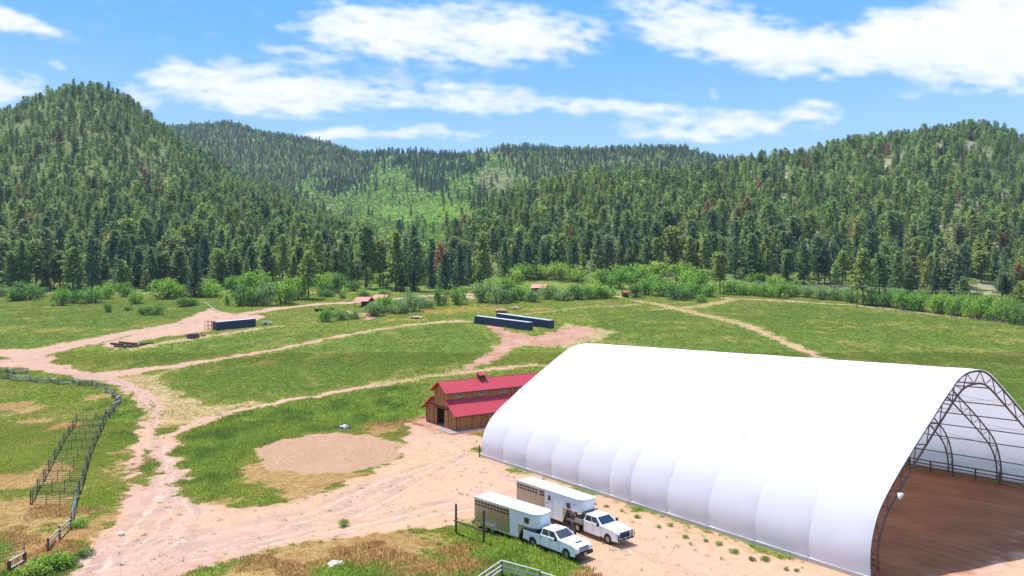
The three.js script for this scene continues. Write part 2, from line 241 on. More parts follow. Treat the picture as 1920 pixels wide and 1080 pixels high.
for (const r of [
  [[160, 1075], [230, 1000], [290, 930], [300, 870], [292, 815], [340, 800]], [[190, 1075], [270, 1000], [322, 940], [318, 880], [305, 830]], [[215, 1078], [300, 1005], [345, 955], [330, 900]], [[250, 1078], [330, 1010], [355, 965], [338, 920]],
  [[150, 1060], [330, 1010], [560, 965], [700, 905], [860, 850]], [[180, 1080], [400, 1025], [640, 975], [780, 905], [880, 850]], [[330, 1060], [560, 1005], [760, 960], [870, 930]], [[640, 1000], [800, 965], [890, 950]],
  [[266, 800], [280, 768], [258, 738], [214, 717], [140, 702]], [[284, 800], [294, 768], [274, 736], [226, 714], [150, 699]], [[0, 668], [110, 654], [300, 617], [520, 579]], [[0, 660], [110, 648], [300, 612], [520, 576]], [[1180, 1040], [1050, 960], [960, 905], [930, 870]], [[140, 1070], [250, 985], [305, 925], [318, 888]], [[230, 1079], [315, 1008], [350, 960], [334, 910]], [[120, 1075], [300, 1040], [480, 1000], [640, 955], [800, 880]]]) { addLine('rut', r, .28); for (let k = 1; k < 4; k++) { const o = (k % 2 ? 1 : -1) * Math.ceil(k / 2), j = Math.sin(k * 7.7 + r.length); addLine(k % 3 === 1 ? 'pale' : 'rut', r.map(([u, v], i) => [u + o * (9 + 5 * j) * (v - 500) / 500 * (1 + .5 * Math.sin(i * 2 + j)), v + o * (1.5 + 4 * Math.sin(i + j)) * (v - 560) / 400]), .16 + .08 * Math.abs(j)); } }

const TONE = {   // linear base colours
  green: [.165, .235, .034], field: [.128, .190, .030], fieldY: [.27, .255, .060], lush: [.20, .305, .048], lushDark: [.100, .185, .035], olive: [.27, .265, .07],
  dry: [.40, .225, .10], dryPale: [.48, .345, .16], dirt: [.565, .358, .21], dirtPink: [.53, .322, .238], dirtRed: [.43, .215, .13], path: [.46, .36, .19], pen: [.41, .238, .148], yellow: [.40, .33, .06], rut: [.40, .265, .205],
};
const mix3 = (a, b, t) => [mix(a[0], b[0], t), mix(a[1], b[1], t), mix(a[2], b[2], t)];
function groundTone(X, Z, fine = true) {
  const wx = noiseA(X / 7, Z / 7) * 1.1 + noiseB(X / 2.1, Z / 2.1) * .5, wz = noiseB(X / 7 + 40, Z / 7) * 1.1 + noiseC(X / 2.1, Z / 2.1) * .5, x = X + wx, z = Z + wz;
  const big = fbm(noiseA, X / 38, Z / 38, 3), midn = fbm(noiseB, X / 9, Z / 16, 3), small = fine ? fbm(noiseC, X / 1.3, Z / 1.3, 3) : 0, speck = fine ? noiseA(X / .33, Z / .33) : 0;
  let c = mix3(TONE.green, TONE.olive, clamp(.25 + big * .55 + midn * .4 + small * .25));
  const f = sstep(-1, 2, coverAt('field', x, z)); if (f > 0) c = mix3(c, mix3(TONE.field, TONE.fieldY, clamp(.02 + sstep(.0, .9, big * .6 + midn * .7 + fbm(noiseC, X / 60, Z / 25, 2) * .5 + small * .35) * .9)), f);
  const l = sstep(-1.5, 2, coverAt('lush', x, z) + midn * 1.5); if (l > 0) c = mix3(c, mix3(TONE.lush, TONE.lushDark, clamp(.30 + midn * 1.5 + small * .5)), l);
  const yl = sstep(-2, 2, coverAt('yellow', x, z) + midn * 3); if (yl > 0) c = mix3(c, mix3(TONE.yellow, TONE.dry, clamp(.3 + midn)), yl * .8);
  const dn = coverAt('dry', x, z) - 1.0 + midn * 4.5 + small * 1.6; const dw = sstep(-1.3, 1.3, dn); if (dw > 0) c = mix3(c, mix3(TONE.dry, TONE.dryPale, clamp(.35 + small * .6 + big * .4)), dw * .85);
  const scatter = sstep(.35, .75, fbm(noiseA, X / 5 + 9, Z / 5, 3)) * (1 - f) * (1 - l); c = mix3(c, TONE.dry, scatter * .5);
  const pw = sstep(-.9, .9, coverAt('path', x, z) + small * .8 + midn * .6); if (pw > 0) c = mix3(c, mix3(TONE.path, TONE.dryPale, clamp(.4 + small * .7)), pw * .85);
  const rw = sstep(-.7, .7, coverAt('red', x, z) + small * .7 + midn * .8); if (rw > 0) c = mix3(c, mix3(TONE.dirtRed, TONE.dirtPink, clamp(.35 + midn * .5 + small * .35)), rw);
  const dirt = coverAt('dirt', x, z), wd = sstep(-.55, .55, dirt + small * .7 + midn * .5);
  if (wd > 0) {
    let d = mix3(TONE.dirt, TONE.dirtPink, clamp(.3 + big * .5 + midn * .35 + .45 * sstep(-8, -30, X)));
    d = mix3(d, TONE.dirtRed, clamp(sstep(.2, .9, small * .8 + speck * .35) * .55 + .25 * sstep(2.0, 0, dirt)));
    const r = sstep(-.16, .14, coverAt('rut', X + wx * .18, Z + wz * .18) + small * .12 + midn * .1); const worn = .35 + .65 * sstep(-.45, .5, fbm(noiseB, X / 6 + 5, Z / 6, 2)); d = mix3(d, TONE.rut, r * .85 * worn); d = mix3(d, [.64, .47, .35], .6 * worn * sstep(-.14, .12, coverAt('pale', X + wx * .18, Z + wz * .18) + small * .1)); d = mix3(d, TONE.dirtRed, .35 * sstep(.1, .7, fbm(noiseC, X / 3.2 + 7, Z / 3.2, 3)));
    c = mix3(c, d, wd);
  }
  { const [bw] = Z < 160 ? padWeight(X + wx, Z + wz, BARN, BD, BG, BL, BW, 4.5) : [0]; if (bw > .01) c = mix3(c, mix3(TONE.dirtRed, TONE.dirtPink, clamp(.4 + small * .6)), sstep(.1, .6, bw)); }
  const pn = sstep(-.7, .7, coverAt('pen', X + wx * .8, Z + wz * .8) + small * .35); if (pn > 0) { const q = at2pen(X, Z); c = mix3(c, mix3(TONE.pen, TONE.dirt, clamp(.08 + .14 * Math.sin(q * 7 + noiseA(X / 4, Z / 4) * 2) + small * .12)), pn); }
  const k = 1 + small * .10 + speck * .06 + midn * .06;
  return [c[0] * k, c[1] * k, c[2] * k, wd, pn, dw, l, f, rw, pw];
}
const PENC = flatAt(615, 851);
function at2pen(X, Z) { return Math.hypot(X - PENC[0], (Z - PENC[1]) * .9); }
console.log(((Date.now() - T0) / 1000).toFixed(1), 'cover done');

function mapTexture(X0, X1, Z0, Z1, W, H) {
  const d = new Uint8Array(W * H * 4), enc = (x) => { x = clamp(x); return 255 * (x <= .0031308 ? x * 12.92 : 1.055 * Math.pow(x, 1 / 2.4) - .055); };
  for (let j = 0; j < H; j++) for (let i = 0; i < W; i++) { const c = groundTone(mix(X0, X1, (i + .5) / W), mix(Z0, Z1, (j + .5) / H)), o = (j * W + i) * 4; d[o] = enc(c[0]); d[o + 1] = enc(c[1]); d[o + 2] = enc(c[2]); d[o + 3] = 255; }
  const t = new THREE.DataTexture(d, W, H); t.colorSpace = THREE.SRGBColorSpace; t.magFilter = THREE.LinearFilter; t.minFilter = THREE.LinearMipmapLinearFilter; t.generateMipmaps = true; t.needsUpdate = true; return t;
}
function bumpTexture(size, metres, f) { const d = new Uint8Array(size * size * 4); for (let j = 0; j < size; j++) for (let i = 0; i < size; i++) { const v = clamp(.5 + .5 * f(i / size, j / size)) * 255, o = (j * size + i) * 4; d[o] = d[o + 1] = d[o + 2] = v; d[o + 3] = 255; } const t = new THREE.DataTexture(d, size, size); t.magFilter = THREE.LinearFilter; t.wrapS = t.wrapT = THREE.RepeatWrapping; t.channel = 1; t.repeat.set(1 / metres, 1 / metres); t.needsUpdate = true; return t; }
// noise that repeats over the unit square
function tileable(n, f, oct) { return (u, v) => { let s = 0, a = 1, t = 0, k = f; for (let o = 0; o < oct; o++) { const R = k / (2 * Math.PI), A = u * 2 * Math.PI, B = v * 2 * Math.PI; s += a * (n(R * Math.cos(A) + o * 31, R * Math.cos(B) + R * Math.sin(A) * 1.7) + n(R * Math.sin(B) - o * 17, R * Math.sin(A) + R * Math.cos(B) * 1.3)) * .6; t += a; a *= .6; k *= 2; } return s / t; }; }
const NEAR = [-95, 95, 40, 160], MID = [-320, 320, 20, 420];
const texNear = mapTexture(...NEAR, 2048, 1294), texMid = mapTexture(...MID, 1664, 1040);
console.log(((Date.now() - T0) / 1000).toFixed(1), 'maps done');
const earthBump = bumpTexture(512, 9, tileable(noiseA, 9, 5));
const mNear = phys([1, 1, 1], 1, { map: texNear, bumpMap: earthBump, bumpScale: .14, specularIntensity: .15 }), mMid = phys([1, 1, 1], 1, { map: texMid, bumpMap: earthBump, bumpScale: .25, specularIntensity: .15 }), mFar = phys([1, 1, 1], 1, { vertexColors: true, specularIntensity: .15 });

// hillside cover by direction and place: how likely a conifer, and how likely brush
const treeline = pchip([-300, 0, 150, 300, 480, 640, 720, 800, 900, 1000, 1150, 1300, 1450, 1600, 1750, 1920, 2300], [545, 546, 546, 545, 540, 540, 540, 537, 532, 520, 512, 512, 530, 548, 556, 570, 580]);
const ell = (u, v, cu, cv, a, b) => sstep(1.25, .75, Math.hypot((u - cu) / a, (v - cv) / b));
function cloak(X, Z, y) {
  const u = colOf(X, Z), v = rowOf(X, Z, y), n1 = fbm(noiseB, X / 70, Z / 70, 3), n2 = fbm(noiseC, X / 28, Z / 28, 2);
  let con = .86 - .5 * sstep(.1, .6, n1 * .7 + n2 * .5), brush = .22;
  const bowl = Math.max(ell(u, v, 745, 395, 165, 60) * (Z > 560 ? 1 : 0), ell(u, v, 830, 335, 150, 56) * (Z > 640 ? 1 : 0), ell(u, v, 620, 365, 70, 34) * (Z > 900 ? 1 : 0), ell(u, v, 765, 455, 95, 60) * (Z > 385 ? .95 : 0), ell(u, v, 905, 340, 60, 60) * (Z > 640 ? 1 : 0));
  con = mix(con, .045, bowl); brush = mix(brush, .97, bowl);
  const dark = Math.max(ell(u, v, 800, 322, 34, 34), ell(u, v, 850, 312, 36, 26), ell(u, v, 770, 308, 40, 16), ell(u, v, 820, 352, 22, 16), ell(u, v, 640, 330, 60, 40), ell(u, v, 895, 312, 14, 20), ell(u, v, 902, 362, 10, 18)) * (Z > 800 ? 1 : 0);
  con = Math.max(con, dark * .85);
  const slope = .75 * ell(u, v, 930, 345, 36, 30) * (Z > 800 ? 1 : 0); con = mix(con, .06, slope); brush = mix(brush, .25, slope);
  if (u < 480 && v < 345 && v > 195 && Z > 600) { const op = sstep(-.1, .4, n1 + .2 * n2 + .12); con = mix(con, .40, op * .85); brush = mix(brush, .8, op); }
  if (u > 1380 && v < 480) { const op = sstep(.05, .5, n1 * .8 + n2 * .4); con = mix(con, .32, op); brush = mix(brush, .15, op); }
  if (u > 980 && u < 1420 && Z > 1050) { const op = sstep(.15, .5, n1); con = mix(con, .4, op); brush = mix(brush, .5, op); }
  if (Z > 1050) { const w = (1 - bowl) * (1 - slope); con = mix(con, .96, w * .85); brush = mix(brush, .4, w * .6); }
  const open = Math.max(ell(u, v, 1855, 545, 32, 20), ell(u, v, 1770, 455, 30, 10), ell(u, v, 1900, 368, 34, 8), ell(u, v, 1715, 452, 18, 7), ell(u, v, 1665, 312, 12, 14), ell(u, v, 620, 390, 12, 8), ell(u, v, 600, 385, 12, 6)); con *= 1 - open * .92; brush *= 1 - open * .6;
  return { u, v, con, brush, bowl, slope, open, n1, n2 };
}
function farTone(X, Z, y) {
  const k = cloak(X, Z, y), n = fbm(noiseA, X / 14, Z / 14, 3);
  let c = mix3([.135, .185, .05], [.22, .21, .085], clamp(.3 + n * .6 + k.n1 * .5));
  c = mix3(c, mix3([.10, .19, .038], [.20, .30, .06], clamp(.5 + n)), k.bowl * .9 * (1 - k.slope)); c = mix3(c, mix3([.22, .24, .09], [.30, .21, .15], clamp(.4 + n)), k.slope);
  if (k.u > 1380) c = mix3(c, mix3([.32, .21, .15], [.45, .38, .28], clamp(.3 + n)), clamp(sstep(.1, .6, k.n1 + n * .6) * .7));
  c = mix3(c, mix3([.45, .35, .24], [.24, .27, .07], clamp(.4 + n)), k.open * .8);
  return c;
}
// the terrain: one ring grid round the lookout, split into cover by what it carries
const groundSheets = {};
{
  const azs = []; for (let a = -180; a < -45; a += 4.5) azs.push(a); for (let a = -45; a < 45; a += .22) azs.push(a); for (let a = 45; a <= 180.01; a += 4.5) azs.push(a);
  const rs = []; for (let r = 2; r < 34; r *= 1.35) rs.push(r); for (let r = 36; r < 440; r *= 1.0075) rs.push(r); for (let r = 445; r < 5200; r *= 1.016) rs.push(r);
  const NA = azs.length, NR = rs.length, pos = new Float32Array(NA * NR * 3), nor = new Float32Array(NA * NR * 3), col = new Float32Array(NA * NR * 3);
  for (let j = 0; j < NR; j++) for (let i = 0; i < NA; i++) { const a = azs[i] * Math.PI / 180, X = Math.sin(a) * rs[j], Z = Math.cos(a) * rs[j], o = (j * NA + i) * 3, e = .4 + rs[j] * .002; const y = groundY(X, Z); pos[o] = X; pos[o + 1] = y; pos[o + 2] = -Z; const nx = -(groundY(X + e, Z) - groundY(X - e, Z)) / (2 * e), nz = (groundY(X, Z + e) - groundY(X, Z - e)) / (2 * e), l = Math.hypot(nx, 1, nz); nor[o] = nx / l; nor[o + 1] = 1 / l; nor[o + 2] = nz / l; if (rs[j] > 280) { const c = farTone(X, Z, y); col[o] = c[0]; col[o + 1] = c[1]; col[o + 2] = c[2]; } else { col[o] = .12; col[o + 1] = .17; col[o + 2] = .04; } }
  const lists = { meadowNear: [], roadNear: [], penNear: [], meadowMid: [], roadMid: [], hills: [], floor: [] };
  for (let j = 0; j + 1 < NR; j++) for (let i = 0; i + 1 < NA; i++) {
    const a = (azs[i] + azs[i + 1]) / 2 * Math.PI / 180, r = (rs[j] + rs[j + 1]) / 2, X = Math.sin(a) * r, Z = Math.cos(a) * r, q = [j * NA + i, j * NA + i + 1, (j + 1) * NA + i, (j + 1) * NA + i + 1];
    const inside = (R) => q.every((k) => pos[k * 3] >= R[0] && pos[k * 3] <= R[1] && -pos[k * 3 + 2] >= R[2] && -pos[k * 3 + 2] <= R[3]);
    const s = (X - PA[0]) * AD[0] + (Z - PA[1]) * AD[1], t = (X - PA[0]) * AP[0] + (Z - PA[1]) * AP[1];
    let k = 'hills';
    if (s > .2 && s < AL + 16 && t > .2 + (s > AL ? .8 : 0) && t < AW - .2) k = 'floor';
    else if (inside(NEAR)) { const g = groundTone(X, Z, false); k = g[4] > .5 ? 'penNear' : g[3] > .5 || g[8] > .5 ? 'roadNear' : 'meadowNear'; } else if (inside(MID) && r < 395) { const g = groundTone(X, Z, false); k = g[3] > .5 || g[8] > .5 ? 'roadMid' : 'meadowMid'; }
    lists[k].push(q[0], q[1], q[2], q[1], q[3], q[2]);
  }
  const make = (idx, name, m, rect, colors) => {
    const map = new Map(), P = [], N = [], C = [], U = [], U1 = [], I = [];
    for (const k of idx) { let n = map.get(k); if (n === undefined) { n = P.length / 3; map.set(k, n); const x = pos[k * 3], z = pos[k * 3 + 2]; P.push(x, pos[k * 3 + 1], z); N.push(nor[k * 3], nor[k * 3 + 1], nor[k * 3 + 2]); if (colors) C.push(col[k * 3], col[k * 3 + 1], col[k * 3 + 2]); U1.push(x, -z); if (rect) U.push((x - rect[0]) / (rect[1] - rect[0]), (-z - rect[2]) / (rect[3] - rect[2])); else U.push(x, -z); } I.push(n); }
    const g = new THREE.BufferGeometry(); g.setAttribute('position', new THREE.Float32BufferAttribute(P, 3)); g.setAttribute('normal', new THREE.Float32BufferAttribute(N, 3)); g.setAttribute('uv', new THREE.Float32BufferAttribute(U, 2)); g.setAttribute('uv1', new THREE.Float32BufferAttribute(U1, 2)); if (colors) g.setAttribute('color', new THREE.Float32BufferAttribute(C, 3)); g.setIndex(I);
    const o = part(name, g, m); o.userData.kind = 'structure'; return o;
  };
  tag(make(lists.meadowNear, 'meadow', mNear, NEAR), 'grassy meadow of green and dry patches around the yard', 'meadow');
  tag(make(lists.meadowMid, 'pasture', mMid, MID), 'broad green pasture between the yard and the forest', 'pasture');
  tag(make(lists.roadNear, 'dirt_yard', mNear, NEAR), 'bare pinkish dirt yard and two-track road', 'yard');
  tag(make(lists.roadMid, 'dirt_road', mMid, MID), 'pale dirt roads crossing the pasture', 'road');
  tag(make(lists.penNear, 'riding_circle', mNear, NEAR), 'round bare tan riding circle beside the barn', 'riding circle');
  tag(make(lists.hills, 'hills', mFar, null, true), 'forested hills closing the valley', 'hills');
  // harrowed floor of the arena
  const W = 512, d = new Uint8Array(W * W * 4);
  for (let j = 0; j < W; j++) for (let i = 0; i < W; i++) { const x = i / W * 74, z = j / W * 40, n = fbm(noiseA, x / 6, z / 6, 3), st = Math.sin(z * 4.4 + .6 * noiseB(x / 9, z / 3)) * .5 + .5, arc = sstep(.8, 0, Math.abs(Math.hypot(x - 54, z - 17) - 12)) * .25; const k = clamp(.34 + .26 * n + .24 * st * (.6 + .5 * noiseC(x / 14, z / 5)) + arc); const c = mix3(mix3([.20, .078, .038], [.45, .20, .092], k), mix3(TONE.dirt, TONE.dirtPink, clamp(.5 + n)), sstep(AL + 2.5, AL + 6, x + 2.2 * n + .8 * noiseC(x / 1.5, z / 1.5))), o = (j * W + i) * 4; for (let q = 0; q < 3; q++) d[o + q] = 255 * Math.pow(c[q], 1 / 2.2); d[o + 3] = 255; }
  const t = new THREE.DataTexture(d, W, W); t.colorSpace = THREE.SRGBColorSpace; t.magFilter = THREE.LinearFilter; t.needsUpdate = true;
  const fl = make(lists.floor, 'arena_floor', phys([1, 1, 1], 1, { map: t, bumpMap: earthBump, bumpScale: .1, specularIntensity: .1 }), null);
  const p = fl.geometry.attributes.position, uv = fl.geometry.attributes.uv; for (let i = 0; i < p.count; i++) { const X = p.getX(i), Z = -p.getZ(i); uv.setXY(i, ((X - PA[0]) * AD[0] + (Z - PA[1]) * AD[1]) / 74, ((X - PA[0]) * AP[0] + (Z - PA[1]) * AP[1]) / 40); }
  tag(fl, 'harrowed brown earth floor under the white arena', 'arena floor');
}
console.log(((Date.now() - T0) / 1000).toFixed(1), 'terrain done');

// ------------------------------------------------------------------ the white fabric arena
const M = {
  fabric: phys([.90, .88, .94], 1, { transmission: .40, thickness: 0, specularIntensity: .5 }), steel: mat([.16, .085, .075], .6, { metalness: .2 }), concrete: mat([.52, .46, .43], .9), darkWood: mat([.105, .060, .038], .85), greyWood: mat([.36, .32, .27], .9), black: mat([.012, .012, .014], .6),
  whitePaint: phys([.80, .81, .83], .3, { clearcoat: 1, clearcoatRoughness: .06 }), glass: phys([.02, .028, .035], .06, { clearcoat: 1 }), aluminium: mat([.72, .72, .73], .30, { metalness: 1 }), chrome: mat([.75, .75, .76], .15, { metalness: 1 }), rubber: mat([.02, .02, .02], .85), rim: mat([.45, .45, .47], .35, { metalness: .9 }), trailerWhite: phys([.78, .80, .82], .35, { clearcoat: .6, clearcoatRoughness: .15 }), roofWhite: mat([.50, .545, .575], .6), pipe: mat([.06, .065, .06], .6, { metalness: .3 }), amber: mat([.6, .18, .02], .4), lamp: phys([.75, .78, .8], .1, { clearcoat: 1 }), redLamp: mat([.35, .01, .01], .3), navy: mat([.030, .048, .095], .55), navyTop: mat([.50, .55, .60], .6), rust: mat([.20, .065, .03], .85),
};
const half = [[-.1, .32], [-.16, 1.9], [.25, 3.25], [1.0, 4.6], [2.1, 5.75], [3.3, 6.65], [4.9, 7.7], [6.6, 8.8], [9.45, 10.5], [12.1, 12.05], [14.8, 13.6], [16.4, 14.4], [17.8, 14.8], [19.8, 14.95]];
const archPts = [...half, ...half.slice(0, -1).reverse().map(([s, h]) => [39.6 - s, h])];
const archCurve = new THREE.CatmullRomCurve3(archPts.map(([s, h]) => V(0, h, -s)), false, 'centripetal');
const ARCHN = 72, arch = []; for (let k = 0; k <= ARCHN; k++) { const p = archCurve.getPointAt(k / ARCHN), t = archCurve.getTangentAt(k / ARCHN), n = V(0, -t.z, t.y).normalize(); if (n.y < 0 && k > 4 && k < ARCHN - 4) n.negate(); arch.push({ p, n: V(0, t.z * -1, t.y).normalize() }); }
for (const a of arch) { const c = V(0, 4, -19.8).sub(a.p); if (a.n.dot(c) > 0) a.n.negate(); }
{
  const arena = thing('fabric_arena', 'huge white fabric riding arena with open truss-framed end', 'riding arena');
  const X = V(PF[0] - PA[0], yF - yA, -(PF[1] - PA[1])).normalize(), Zl = V(-AP[0], 0, AP[1]).normalize(), Y = Zl.clone().cross(X).normalize();
  const m = new THREE.Matrix4().makeBasis(X, Y, Zl); arena.quaternion.setFromRotationMatrix(m); arena.position.set(PA[0], yA, -PA[1]); arena.updateMatrixWorld(true);
  const seams = [0]; for (let k = 0; k < 11; k++) seams.push(seams[k] + (k === 5 ? .63 : 1)); const bay = AL / seams[11];
  const xs = seams.map((s) => s * bay);
  for (let b = 0; b < 11; b++) {
    const P = [], N = [], I = [], NT = 10;
    for (let i = 0; i <= NT; i++) for (let k = 0; k <= ARCHN; k++) {
      const f = i / NT, a = arch[k], low = sstep(8.5, 2, a.p.y), puff = (.03 + .19 * low) * Math.pow(Math.sin(Math.PI * f), .55) + .03 * noiseA(b * 3 + f * 2, k * .3), q = a.p.clone().addScaledVector(a.n, puff - .02);
      P.push(mix(xs[b], xs[b + 1], f), q.y, q.z);
    }
    for (let i = 0; i < NT; i++) for (let k = 0; k < ARCHN; k++) { const o = i * (ARCHN + 1) + k; I.push(o, o + 1, o + ARCHN + 1, o + 1, o + ARCHN + 2, o + ARCHN + 1); }
    const g = new THREE.BufferGeometry(); g.setAttribute('position', new THREE.Float32BufferAttribute(P, 3)); g.setIndex(I); g.computeVertexNormals();
    part('fabric_panel', g, M.fabric, arena);
    for (const s of [.25, -39.85]) part('base_kerb', box(xs[b + 1] - xs[b] - .06, .5, .34, (xs[b] + xs[b + 1]) / 2, .1, s), M.concrete, arena);
  }
  const along = (off) => arch.map((a) => a.p.clone().addScaledVector(a.n, -off));
  for (let b = 0; b < 12; b++) {
    const end = b === 11 || b === 0, outer = along(.16), inner = along(1.35), x = xs[b] + (b === 0 ? .08 : b === 11 ? -.08 : 0), r = end ? .10 : .085;
    const tubeOf = (pts, rad) => new THREE.TubeGeometry(new THREE.CatmullRomCurve3(pts.filter((_, k) => k % 2 === 0).map((p) => V(x, Math.max(p.y, 0.1), p.z))), 72, rad, 5);
    const web = []; for (let k = 2; k + 2 <= ARCHN; k += 4) { const o = outer[k], i0 = inner[k - 2], i1 = inner[Math.min(ARCHN, k + 2)]; for (const q of [i0, i1]) web.push(rod(V(x, o.y, o.z), V(x, q.y, q.z), r * .5, 4)); }
    const truss = part('arch_truss', tubeOf(outer, r), M.steel, arena); part('inner_chord', tubeOf(inner, r), M.steel, truss); part('web', web, M.steel, truss);
  }
  for (const k of [4, 9, 14, 19, 24, 30, 36, 42, 48, 53, 58, 63, 68]) { const q = arch[k].p.clone().addScaledVector(arch[k].n, -1.3); part('purlin', rod(V(0, q.y, q.z), V(AL, q.y, q.z), .062, 5), M.steel, arena); }
  for (let b = 0; b < 11; b++) for (const k of [6, 11, 16, 21, 27, 33, 39, 45, 51, 56, 61, 66]) if ((b + k) % 2) { const a0 = arch[k], a1 = arch[k - 2]; if (b > 6) part('cross_brace', [rod(V(xs[b], a0.p.y - .2, a0.p.z), V(xs[b + 1], a1.p.y - .2, a1.p.z), .014, 4), rod(V(xs[b], a1.p.y - .2, a1.p.z), V(xs[b + 1], a0.p.y - .2, a0.p.z), .014, 4)].map((g) => g.translate(0, 0, a0.p.z > -19.8 ? -.3 : .3)), M.steel, arena); }
  { // closed far end
    const sh = new THREE.Shape(arch.map((a) => new THREE.Vector2(a.p.z, a.p.y - .1))); const g = new THREE.ShapeGeometry(sh).rotateY(-Math.PI / 2).translate(.02, 0, 0); const p = g.attributes.position; for (let i = 0; i < p.count; i++) if (Math.sign(p.getZ(i)) > 0 && p.getZ(i) > 1) p.setZ(i, -p.getZ(i)); g.computeVertexNormals(); part('end_wall', g, M.fabric, arena);
  }
  // rail fences along both long sides inside
  for (const [z, lab] of [[-1.6, 'dark board rail fence inside the arena behind the vehicles'], [-37.9, 'dark board rail fence inside the arena on its field side']]) {
    const f = thing('arena_rail', lab, 'rail fence'); f.quaternion.copy(arena.quaternion); f.position.copy(arena.position);
    for (let x = 1; x < AL; x += 4.87 / 2 * 1.02) part('post', box(.14, 1.5, .14, x, .7, z), M.darkWood, f);
    for (const y of [.55, 1.0, 1.42]) part('rail', box(AL - 1.2, .14, .05, AL / 2, y, z + (z < -10 ? .1 : -.1)), M.darkWood, f);
  }
  // flood lamp on the front arch
  const lf = thing('flood_lamp', 'white round flood lamp fixed to the open arch of the arena', 'flood lamp'); lf.quaternion.copy(arena.quaternion); lf.scale.setScalar(.75); lf.position.copy(arena.localToWorld(V(AL + .12, 6.0, -3.9)));
  const prof = [[0, -.28], [.16, -.28], [.2, -.18], [.42, .12], [.45, .16], [.40, .16], [.18, -.12], [0, -.12]].map((p) => new THREE.Vector2(p[0], p[1]));
  part('reflector', new THREE.LatheGeometry(prof, 20).rotateZ(-Math.PI / 2 - .5).translate(.45, 0, 0), mat([.8, .82, .84], .35), lf); part('bracket', [rod(V(-.1, .1, 0), V(.35, .1, 0), .04), rod(V(-.1, -.3, 0), V(.35, .0, 0), .03)], M.steel, lf); part('bulb', new THREE.SphereGeometry(.11, 10, 8).translate(.5, -.03, 0), M.lamp, lf);
}

